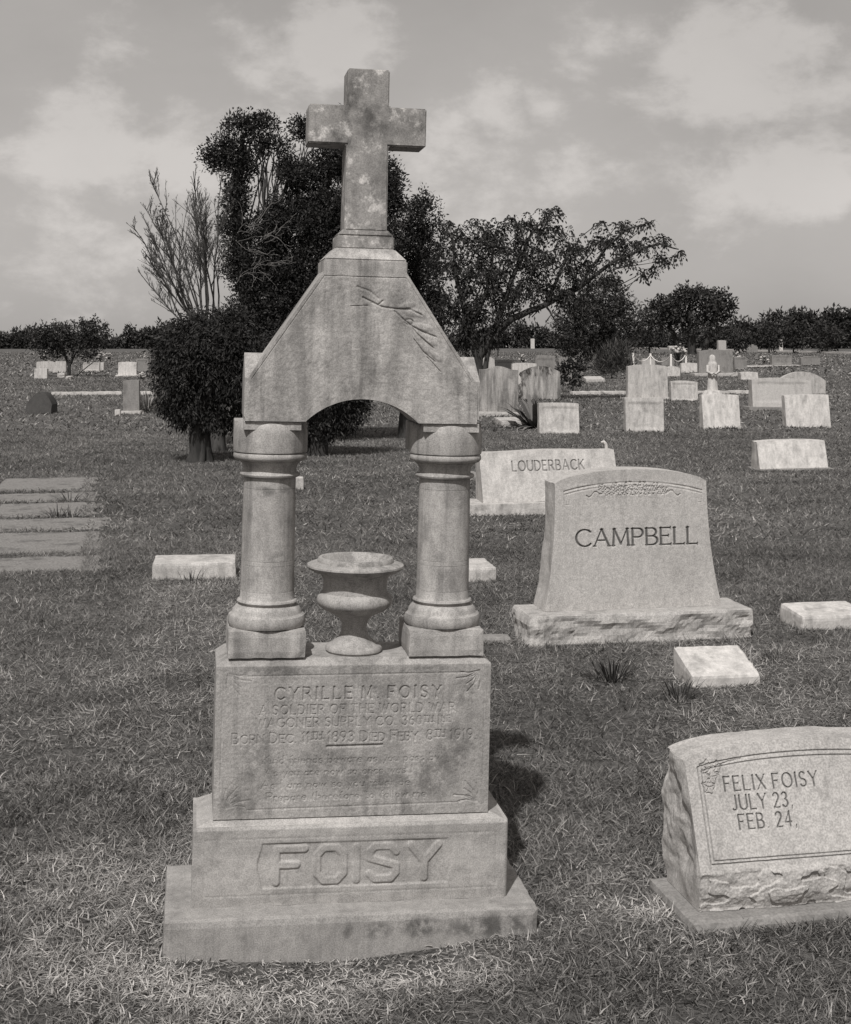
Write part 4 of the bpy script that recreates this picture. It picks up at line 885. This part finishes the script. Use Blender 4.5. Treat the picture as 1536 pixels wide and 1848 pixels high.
P, D, C_ = crown_points([(288, 378, 16, 10), (300, 400, 14, 18)], Y5, 2.2, .05, 10); put('dry_leaves', leaf_mesh('dry_leaves', P, D, RNG.uniform(.03, .06, len(P)), RNG.uniform(.015, .03, len(P)), C_), M['twig'], B1)

# wide spreading tree with hanging feathery leaves
S1 = tree_thing('spreading_tree', 'wide flat-topped tree with feathery hanging leaves right of the gable', gp(866, 724)); Y6 = S1.location.y
cl = [(826, 418, 36, 14), (812, 402, 8, 6), (852, 398, 14, 7), (860, 438, 48, 26), (900, 408, 40, 16), (950, 400, 46, 18), (990, 382, 32, 14), (1004, 414, 36, 18), (930, 440, 66, 30), (862, 480, 66, 34), (792, 470, 48, 40), (900, 502, 86, 34), (980, 468, 62, 34), (1040, 440, 40, 22), (1046, 486, 44, 28), (1092, 428, 38, 18), (1084, 400, 12, 6), (1130, 408, 30, 13), (1166, 402, 18, 9),
      (1150, 438, 40, 18), (1196, 430, 22, 9), (1228, 456, 15, 10), (1190, 466, 26, 14), (1112, 466, 34, 18), (1160, 494, 12, 10), (1180, 488, 10, 12), (820, 540, 58, 40), (762, 540, 40, 46), (880, 556, 62, 30), (940, 528, 54, 24), (828, 588, 42, 36), (885, 596, 36, 26), (1000, 515, 44, 18), (1100, 506, 30, 14), (1030, 530, 40, 26), (845, 620, 24, 20)]
def fronds(cl, Y, dens, L, zs=.9):
    PP, DD, LL, CC_ = [], [], [], []
    for c in cl:
        px, py, rx, ry = c[:4]; k = Y / F; ns = max(6, int(dens * rx * ry / 100)); d = ball(ns) * RNG.random((ns, 1)) ** (1 / 2.4); ce = np.array(at(px, py, Y)); s = ce + d * np.array([rx * k, rx * k * zs, ry * k])
        for q in range(7):
            a = RNG.uniform(0, 2 * np.pi, ns); dr = np.c_[np.cos(a), np.sin(a), RNG.uniform(-1.3, .15, ns)]; dr /= np.linalg.norm(dr, axis=1)[:, None]; l = L * RNG.uniform(.6, 1.3, ns)
            for w in range(3):                                      # each frond bends down along its length
                PP.append(s + dr * (l * w / 3)[:, None] + np.array([0, 0, -1.0]) * (l * .10 * w * w)[:, None]); DD.append(dr + np.array([0, 0, -.35 * w])); LL.append(l * .5); CC_.append(RNG.uniform(.6, 1.5, ns))
    return tuple(np.concatenate(x) for x in (PP, DD, LL, CC_))
P, D, LL, C_ = fronds(cl, Y6, 4.0, .19); put('crown', leaf_mesh('crown', P, D, LL, LL * .42, C_), M['leaf2'], S1)
T = Tubes()
limb(T, [(866, 726), (864, 680), (862, 640), (850, 600), (836, 550), (820, 480), (815, 430)], .17, .02, Y6, 8); limb(T, [(862, 650), (885, 610), (925, 575), (985, 550), (1045, 520), (1110, 470), (1190, 440), (1225, 450)], .12, .015, Y6, 7)
limb(T, [(880, 618), (905, 560), (930, 490), (960, 420), (990, 390)], .09, .015, Y6); limb(T, [(985, 550), (1010, 490), (1040, 440)], .06, .012, Y6); limb(T, [(1045, 520), (1090, 450), (1130, 415), (1165, 405)], .05, .01, Y6); limb(T, [(850, 600), (880, 520), (890, 440), (900, 410)], .07, .012, Y6)
limb(T, [(850, 600), (800, 540), (780, 480)], .07, .012, Y6); limb(T, [(985, 550), (1000, 575), (1010, 590)], .03, .008, Y6); limb(T, [(870, 690), (880, 640), (890, 600)], .09, .03, Y6)
for k in range(60):
    q = random.Random(k + 77); c = q.choice(cl); limb(T, [(min(1110, max(820, c[0] + q.uniform(-60, 20))), c[1] + q.uniform(15, 60)), (c[0] + q.uniform(-.6, .6) * c[2], c[1] + q.uniform(-.5, .5) * c[3])], .018, .006, Y6, 4)
put('trunk', T.mesh('trunk'), M['bark'], S1)

def bush(name, label, base, cl, dens, sub, per, L, Wd, up=.2, mat='leaf_far', trunk=None, cat='bush', group=None, floor=.02, shell=2.4):
    o = tree_thing(name, label, gp(*base), cat, group); Y = o.location.y; P, D, C_ = crown_points(cl, Y, dens, sub, per, shell); D[:, 2] += up; P = cap_ground(P, floor)
    put('crown', leaf_mesh('crown', P, D, RNG.uniform(L * .5, L * 1.3, len(P)), RNG.uniform(Wd * .6, Wd * 1.3, len(P)), C_), M[mat], o)
    T = Tubes()
    if trunk:
        for t in trunk: limb(T, t[0], t[1], t[1] * .3, Y, 6)
    else: T.add([o.location + Vector((0, 0, -.05)), o.location + Vector((0, .02, max(.2, (HZ - cl[0][1]) * Y / F + EYE)))], [max(.03, cl[0][2] * Y / F * .06)] * 2, 6)
    put('trunk', T.mesh('trunk'), M['bark'], o); return o
bush('juniper_bush', 'big dark mounded juniper under the right arm of the spreading tree', (1085, 652), [(1075, 592, 80, 52), (1092, 545, 60, 42), (1035, 604, 44, 38), (1125, 600, 40, 42), (1104, 512, 18, 18), (1080, 632, 66, 20), (1060, 560, 40, 30)], 7, .45, 18, .26, .10, .3)
bush('round_tree', 'domed dark tree standing clear of the hedge on the right', (1250, 640), [(1250, 552, 72, 28), (1290, 548, 38, 26), (1212, 560, 40, 26), (1184, 572, 34, 26), (1252, 528, 42, 12), (1240, 585, 70, 14), (1300, 570, 26, 14), (1320, 556, 10, 6)], 7.5, .55, 16, .38, .2, .1, cat='tree', trunk=[([(1250, 642), (1248, 600), (1240, 560)], .5), ([(1230, 640), (1215, 600), (1200, 570)], .35), ([(1270, 640), (1280, 600), (1292, 560)], .35)])
for (x, y, rx, ry, lb) in ((1172, 604, 32, 26, 'below the domed tree at its left foot'), (1243, 608, 20, 20, 'below the domed tree, next to the long pale slab'), (1288, 606, 28, 24, 'left of the squared stone block'), (1334, 612, 22, 18, 'right of the squared stone block'), (1388, 606, 26, 24, 'left of the thin bright white stone'), (1432, 602, 24, 30, 'right of the thin bright white stone'), (1492, 604, 34, 28, 'at the far right end of the row')):
    bush('round_bush', 'round clipped dark bush ' + lb, (x, 638), [(x, y, rx, ry), (x, y + 8, rx * .9, ry * .8)], 9, .4, 14, .32, .16, .1, group='round bushes before the far hedge')
bush('small_tree', 'small dark bushy tree with forked pale trunk at the left edge', (124, 680), [(135, 594, 58, 18), (108, 606, 42, 22), (168, 602, 30, 18), (130, 622, 50, 18), (92, 634, 24, 14), (150, 640, 40, 8), (70, 610, 26, 22), (178, 585, 16, 10)], 8, .2, 18, .13, .06, .1, cat='tree', trunk=[([(124, 682), (125, 660), (118, 640), (108, 615)], .09), ([(124, 662), (134, 642), (150, 615)], .07), ([(120, 690), (160, 660), (185, 640)], .03)])
bush('round_shrub', 'small round dark shrub with a bare stem beside the mottled stone', (1034, 708), [(1030, 672, 26, 24), (1046, 664, 13, 14), (1012, 668, 10, 12), (1030, 690, 24, 8)], 5, .12, 16, .12, .05, .1, mat='leaf', floor=.1)
# upright spiky grey bush
def spiky(name, label, base, n, L, wid, mat, spread=.8, cat='plant', rad0=.1, seg_droop=.25, colr=(.7, 1.4), flat=.2):
    o = tree_thing(name, label, base, cat); a = RNG.uniform(0, 2 * np.pi, n); e = RNG.uniform(flat, 1.0, n) ; l = L * RNG.uniform(.55, 1.15, n)
    d = np.c_[np.cos(a) * spread * (1 - e * .6), np.sin(a) * spread * (1 - e * .6), .35 + e]; d /= np.linalg.norm(d, axis=1)[:, None]; s = np.cross(d, np.array([0, 0, 1.0])); s /= np.linalg.norm(s, axis=1)[:, None] + 1e-9
    p = np.c_[np.cos(a), np.sin(a), np.zeros(n)] * (rad0 * RNG.random(n) ** .5)[:, None] + np.array([0, 0, -.01]); dn = np.array([0, 0, -1.0]); vs = []; w0 = wid * RNG.uniform(.7, 1.2, n)
    for t, wk in ((0, .7), (.35, 1.0), (.7, .7), (1, .05)):
        c = p + d * (l * t)[:, None] + dn * (l * seg_droop * t * t)[:, None]; vs += [c - s * (w0 * wk / 2)[:, None], c + s * (w0 * wk / 2)[:, None]]
    v = np.stack(vs, 1).reshape(-1, 3); i = np.arange(n)[:, None] * 8; f = np.concatenate([i + np.array([[0, 1, 3, 2]]), i + np.array([[2, 3, 5, 4]]), i + np.array([[4, 5, 7, 6]])])
    c = np.repeat(RNG.uniform(*colr, n), 8); link('leaves', np_mesh('leaves', v, f, col=c[:, None] * np.ones((1, 3))), M[mat], o); return o
bush('grey_bush', 'loose upright grey-green bush in front of the big mounded juniper', (1104, 684), [(1104, 652, 24, 26), (1092, 668, 20, 14), (1120, 638, 12, 18), (1084, 655, 10, 20), (1130, 660, 10, 16)], 9, .25, 16, .3, .03, .9, mat='tuft')
spiky('agave_plant', 'spiky agave with dark sword leaves in front of the mottled headstone', gp(966, 772), 80, .95, .075, 'leaf_far', 1.5, 'plant', .12, .30, (.7, 6.0), .0)
spiky('feathery_shrub', 'pale wispy shrub against the left side of the drooping juniper', gp(266, 742), 260, .85, .02, 'grass', .9, 'shrub', .2, .4, (.8, 1.6), .0)

# far woods: they read as one mass
def far_wood(name, label, prof, Y, dens, L):
    cl = []
    for (x0, t0), (x1, t1) in zip(prof[:-1], prof[1:]):
        n = max(1, int(abs(x1 - x0) / 16))
        for k in range(n):
            t = (k + .5) / n; x = x0 + (x1 - x0) * t; y = t0 + (t1 - t0) * t + RNG.uniform(-5, 9); cl.append((x, (y + 632) / 2, RNG.uniform(9, 17), (632 - y) / 2))
    P, D, C_ = crown_points(cl, Y, dens, L * 1.2, 16); D[:, 2] += .2; P = cap_ground(P, .0)
    tag(link(name, leaf_mesh(name, P, D, RNG.uniform(L * .6, L * 1.4, len(P)), RNG.uniform(L * .25, L * .5, len(P)), C_), M['leaf_far']), label, 'woods', kind='stuff')
far_wood('far_woods', 'distant dark tree belt closing the view at the right', [(1150, 600), (1290, 592), (1330, 580), (1380, 571), (1440, 560), (1500, 556), (1640, 552)], 235, 16, .75)
far_wood('far_woods', 'distant low dark tree belt at the left', [(-120, 606), (60, 600), (195, 608), (215, 606), (222, 594), (250, 592), (262, 602), (278, 594), (300, 582), (420, 585)], 230, 16, .7)
far_wood('far_woods', 'distant low dark tree belt under the spreading tree', [(700, 598), (900, 600), (925, 588), (950, 582), (970, 592), (990, 606), (1010, 606), (1150, 600)], 240, 14, .7)

# ------------------------------------------------------------------ small things: statue, chain fence, flowers
st = empty('robed_statue', gp(1286, 716)); tag(st, 'white stone statue of a robed figure with bowed head on a round pedestal', 'statue')
prof = [(.0, .33), (.05, .33), (.07, .29), (.11, .29), (.13, .25), (.2, .24)]
vv = []; seg = 28; zsn = [.17, .2, .3, .45, .6, .72, .8, .86, .90, .93, .96, 1.0, 1.05, 1.09, 1.12, 1.135]; rxs = [.17, .165, .155, .145, .14, .145, .15, .15, .14, .12, .105, .10, .098, .085, .055, .004]
for z, rx in zip(zsn, rxs):
    lean = .06 * max(0, z - .8); 
    for k in range(seg):
        t = 2 * math.pi * k / seg; fold = 1 + (.10 * math.sin(t * 9 + z * 3) + .05 * math.sin(t * 15)) * max(0, min(1, (.8 - z) * 3)); vv.append((rx * fold * math.cos(t) - lean * .6, rx * .72 * fold * math.sin(t) - lean, z))
ff = [[i * seg + k, i * seg + (k + 1) % seg, (i + 1) * seg + (k + 1) % seg, (i + 1) * seg + k] for i in range(len(zsn) - 1) for k in range(seg)]
me = np_mesh('figure', np.array(vv) * [.88, .88, 1.0], np.array(ff), smooth=True); link('figure', me, M['white'], st)
T = Tubes(); T.add([(-.14, -.02, .84), (-.16, -.1, .68), (-.05, -.17, .62), (.02, -.17, .66)], [.045, .042, .034, .025], 8); T.add([(.14, -.02, .84), (.16, -.1, .68), (.05, -.17, .61), (-.01, -.17, .65)], [.045, .042, .034, .025], 8)
link('arms', T.mesh('arms'), M['white'], st)
link('pedestal', lathe('pedestal', [(.3, -.03), (.3, .045), (.27, .06), (.25, .1), (.22, .15), (.2, .172)], 28), M['white'], st)

cf = empty('chain_fence', gp(1175, 668)); tag(cf, 'white post-and-chain fence round a grave behind the tall square headstone', 'fence'); tops = []
for (x, yb, yt) in ((1143, 668, 637), (1174, 667, 638), (1211, 669, 639), (1238, 668, 636)):
    p = gp(x, yb) - cf.location; hgt = EYE - (yt - HZ) * gp(x, yb).y / F; tops.append(p + Vector((0, 0, hgt * .9)))
    bm = bmesh.new(); box_bm(bm, -.045, .045, -.045, .045, -.05, hgt, .012, 1); me = bm_mesh('post', bm); link('post', me, M['whitepaint'], cf, p)
for a, b in zip(tops[:-1], tops[1:]):
    T = Tubes(); T.add([a.lerp(b, t) - Vector((0, 0, .32 * 4 * t * (1 - t))) for t in np.linspace(0, 1, 11)], [.022] * 11, 5); link('chain', T.mesh('chain'), M['whitepaint'], cf)

def bouquet(label, px, py, hgt, spread, n=16, mat='petal'):
    o = empty('flower_bouquet', gp(px, py)); tag(o, label, 'flowers'); q = random.Random(int(px * 7 + py)); T = Tubes(); bm = bmesh.new()
    for k in range(n):
        p = Vector((q.gauss(0, .45) * spread, q.gauss(0, .45) * spread, hgt + q.gauss(0, .4) * spread)); T.add([(0, 0, 0), p * .6, p], [.02, .014, .01], 4)
        bmesh.ops.create_icosphere(bm, subdivisions=1, radius=spread * q.uniform(.16, .3), matrix=Matrix.Translation(p) @ Matrix.Diagonal((1, 1, .7, 1)))
    me = bm_mesh('blooms', bm); a = me.attributes.new('col', 'FLOAT_COLOR', 'POINT'); v = np.ones((len(me.vertices), 4), np.float32); v[:, :3] = np.repeat(RNG.uniform(.25, 1.05, n), 12)[:len(v), None]; a.data.foreach_set('color', v.ravel())
    b = link('blooms', me, M[mat], o); b['kind'] = 'stuff'; link('stems', T.mesh('stems'), M['bark'], o)
    link('vase', lathe('vase', [(spread * .25, 0), (spread * .3, hgt * .3), (spread * .35, hgt * .45)], 10), M['granite_dark'], o)
bouquet('tall white flower stand behind the white block headstone', 1224, 668, 1.0, .36, 26)
bouquet('small white bouquet behind the white stone near the spreading tree trunk', 943, 662, .55, .3)
bouquet('pale flowers on the lawn at the far left edge', 80, 656, .45, .35)
bouquet('pale flowers behind the wide grey panel headstone', 180, 656, .5, .3)
bouquet('white flowers between the grey panel and the white headstone', 197, 655, .5, .34)
bouquet('bright white flowers beside the dark oblong headstone by the juniper', 262, 660, .55, .26, 10)
bouquet('flowers standing right of the large grey granite headstone', 1332, 658, .5, .34)
bouquet('pale flowers between the large granite headstone and the framed stone', 1380, 657, .4, .36)
bouquet('white flowers at the foot of the narrow grey headstone', 256, 690, .25, .2, 12)

# ------------------------------------------------------------------ grass
GAUSS = [(gp(180, 1590), .35, 1.3), (gp(110, 1740), .22, 1.2), (gp(420, 1775), .25, 1.2), (gp(620, 1765), .22, 1.5), (gp(850, 1745), .22, 1.4), (gp(1080, 1640), .28, 1.0), (gp(1190, 1640), .12, 1.4), (gp(1010, 1500), .2, .6), (gp(1290, 1730), .2, .9), (gp(1150, 1560), .18, .8), (gp(360, 1420), .2, .7), (gp(1280, 1200), .5, .7), (gp(1200, 1150), .6, .5), (gp(390, 1280), .3, .6), (gp(650, 1300), .5, .3), (gp(1400, 1260), .4, .6)]
def dryness(X, Y):
    d = .6 * fnoise(X * .8, Y * .5, 41, 3) + .40 * fnoise(X * 4.2, Y * 4.2, 45, 3)
    for p, r, k in GAUSS: d = d + .8 * k * np.exp(-((X - p.x) ** 2 + (Y - p.y) ** 2) / (r * r)) * (.7 + .5 * fnoise(X * 7, Y * 7, 47, 3))
    return d
def keep_clear(X, Y, m=0.004):
    ok = np.ones(len(X), bool)
    for (bx, by, yaw, x0, x1, y0, y1) in BLOCK:
        c, s = math.cos(yaw), math.sin(yaw); u = (X - bx) * c + (Y - by) * s; v = -(X - bx) * s + (Y - by) * c
        ok &= ~((u > x0 - m) & (u < x1 + m) & (v > y0 - m) & (v < y1 + m))
    return ok
def grass(name, label, y0, y1, n, L, Wd, two, spread=.36):
    t = RNG.random(n); Y = np.sqrt(y0 * y0 + t * (y1 * y1 - y0 * y0)); X = (RNG.random(n) * 2 - 1) * spread * Y
    ex, ey = [], []
    for (bx, by, yaw, x0, x1, q0, q1) in BLOCK:                     # blades crowd along the foot of the stones
        if not (y0 <= by < y1) or x1 - x0 > 3: continue
        few = .25 if abs(by - 3.7071) < 1e-3 else 1.0
        per = 2 * (x1 - x0 + q1 - q0); m_ = int(few * per * (700 if two else 350 if by < 11 else 120)); t_ = RNG.random(m_) * per; a_, b_ = x1 - x0, q1 - q0; o_ = .003 + .022 * RNG.random(m_) ** 2 * (1 if two else 1.6)
        u = np.where(t_ < a_, x0 + t_, np.where(t_ < a_ + b_, x1 + o_, np.where(t_ < 2 * a_ + b_, x1 - (t_ - a_ - b_), x0 - o_))); v = np.where(t_ < a_, q0 - o_, np.where(t_ < a_ + b_, q0 + t_ - a_, np.where(t_ < 2 * a_ + b_, q1 + o_, q1 - (t_ - 2 * a_ - b_))))
        ex.append(bx + u * math.cos(yaw) - v * math.sin(yaw)); ey.append(by + u * math.sin(yaw) + v * math.cos(yaw))
    if ex: X = np.concatenate([X] + ex); Y = np.concatenate([Y] + ey); n = len(X)
    clump = fnoise(X * 9, Y * 9, 51, 3); keep = RNG.random(n) < np.clip(.72 + .5 * clump, .15, 1); X, Y, clump = X[keep], Y[keep], clump[keep]
    ok = keep_clear(X, Y, .002); X, Y, clump = X[ok], Y[ok], clump[ok]; n = len(X); dry = dryness(X, Y) + .25 * RNG.normal(size=n); patch = fnoise(X * 2.0, Y * 2.0, 57, 3)
    lay = RNG.random(n) < .35 + .3 * np.clip(dry, 0, 1)
    a = RNG.uniform(0, 2 * np.pi, n); up = np.where(lay, RNG.uniform(.05, .4, n), RNG.uniform(.6, 2.0, n)); d = np.c_[np.cos(a), np.sin(a), up]; d /= np.linalg.norm(d, axis=1)[:, None]
    l = L * RNG.uniform(.45, 1.35, n) * (1 + .35 * np.clip(clump, -1, 1)) * (1 - .45 * np.clip(-gz(X, Y) / .03, 0, 1)); w = Wd * RNG.uniform(.6, 1.3, n); b = RNG.uniform(0, 2 * np.pi, n); s = np.c_[np.cos(b), np.sin(b), RNG.uniform(-.2, .2, n)] * (w / 2)[:, None]
    p = np.c_[X, Y, gz(X, Y) - .002 + np.where(lay, L * .35 * RNG.random(n), 0)]; curve = np.c_[np.cos(a + .8), np.sin(a + .8), np.full(n, -.6)] * (l * RNG.uniform(.05, .45, n))[:, None]
    col = np.clip(.66 + .42 * patch + .32 * RNG.normal(size=n), .12, 1.8) + np.clip(dry - .15, 0, 1) * RNG.uniform(.6, 2.4, n) + (RNG.random(n) < .06) * RNG.uniform(.5, 1.6, n); col = np.clip(col, .2, 3.2)
    if two:
        m = p + d * (l * .5)[:, None] + curve * .25; v = np.stack([p - s, p + s, m + s * .8, m - s * .8, p + d * l[:, None] + curve], 1).reshape(-1, 3); i = np.arange(n)[:, None] * 5
        f = [i + np.array([[0, 1, 2, 3]]), i + np.array([[3, 2, 4]])]; c = np.repeat(col, 5)
    else:
        v = np.stack([p - s, p + s, p + d * l[:, None] + curve], 1).reshape(-1, 3); f = [np.arange(n)[:, None] * 3 + np.array([[0, 1, 2]])]; c = np.repeat(col, 3)
    tag(link(name, np_mesh(name, v, f, col=c[:, None] * np.ones((1, 3))), M['grass']), label, 'grass', kind='stuff')
grass('lawn_grass', 'matted dry short grass in the foreground', 2.7, 5.2, 190000, .040, .0036, True)
grass('lawn_grass', 'short mown grass round the gravestones in the middle distance', 5.2, 11, 340000, .042, .0052, False)
grass('lawn_grass', 'short mown grass further back on the lawn', 11, 24, 330000, .05, .0105, False)
grass('lawn_grass', 'far mown grass between the distant gravestones', 24, 60, 200000, .08, .03, False, .34)
grass('lawn_grass', 'distant dull grass out to the tree belt', 60, 170, 130000, .13, .11, False, .34)
# darker tufts standing by stones and in joints
tf = [(1105, 1228, 90, .20, 'dark grass tuft in the lawn in front of the rock-faced base'), (1225, 1262, 70, .16, 'dark wispy tuft at the left corner of the small white marker'), (1395, 1190, 30, .12, 'small tuft right of the rock-faced base'), (345, 1052, 22, .17, 'thin weed in front of the long low pale block'), (405, 1052, 26, .12, 'curved weed at the right end of the long low pale block'),
      (128, 905, 26, .22, 'dark weed in a joint of the concrete walk, the farther one'), (104, 934, 30, .22, 'dark weed in a joint of the concrete walk, the nearer left one'), (128, 934, 22, .2, 'dark weed in a joint of the concrete walk, the nearer right one'), (1308, 1716, 26, .06, 'little dark tuft before the concrete pad'), (430, 1742, 30, .05, 'low dark tuft at the left front of the monument slab'), (335, 1738, 26, .06, 'low dark tuft at the left corner of the monument slab'), (1080, 1180, 40, .1, 'dark tuft under the left end of the rock-faced base')]
for x, y, n, L, lb in tf: spiky('grass_tuft', lb, gp(x, y) + Vector((0, 0, float(gz(gp(x, y).x, gp(x, y).y)))), n, L, L * .035, 'tuft', .9, 'grass tuft', L * .35, .3, (.4, 1.5), .0)['group'] = 'dark grass tufts'
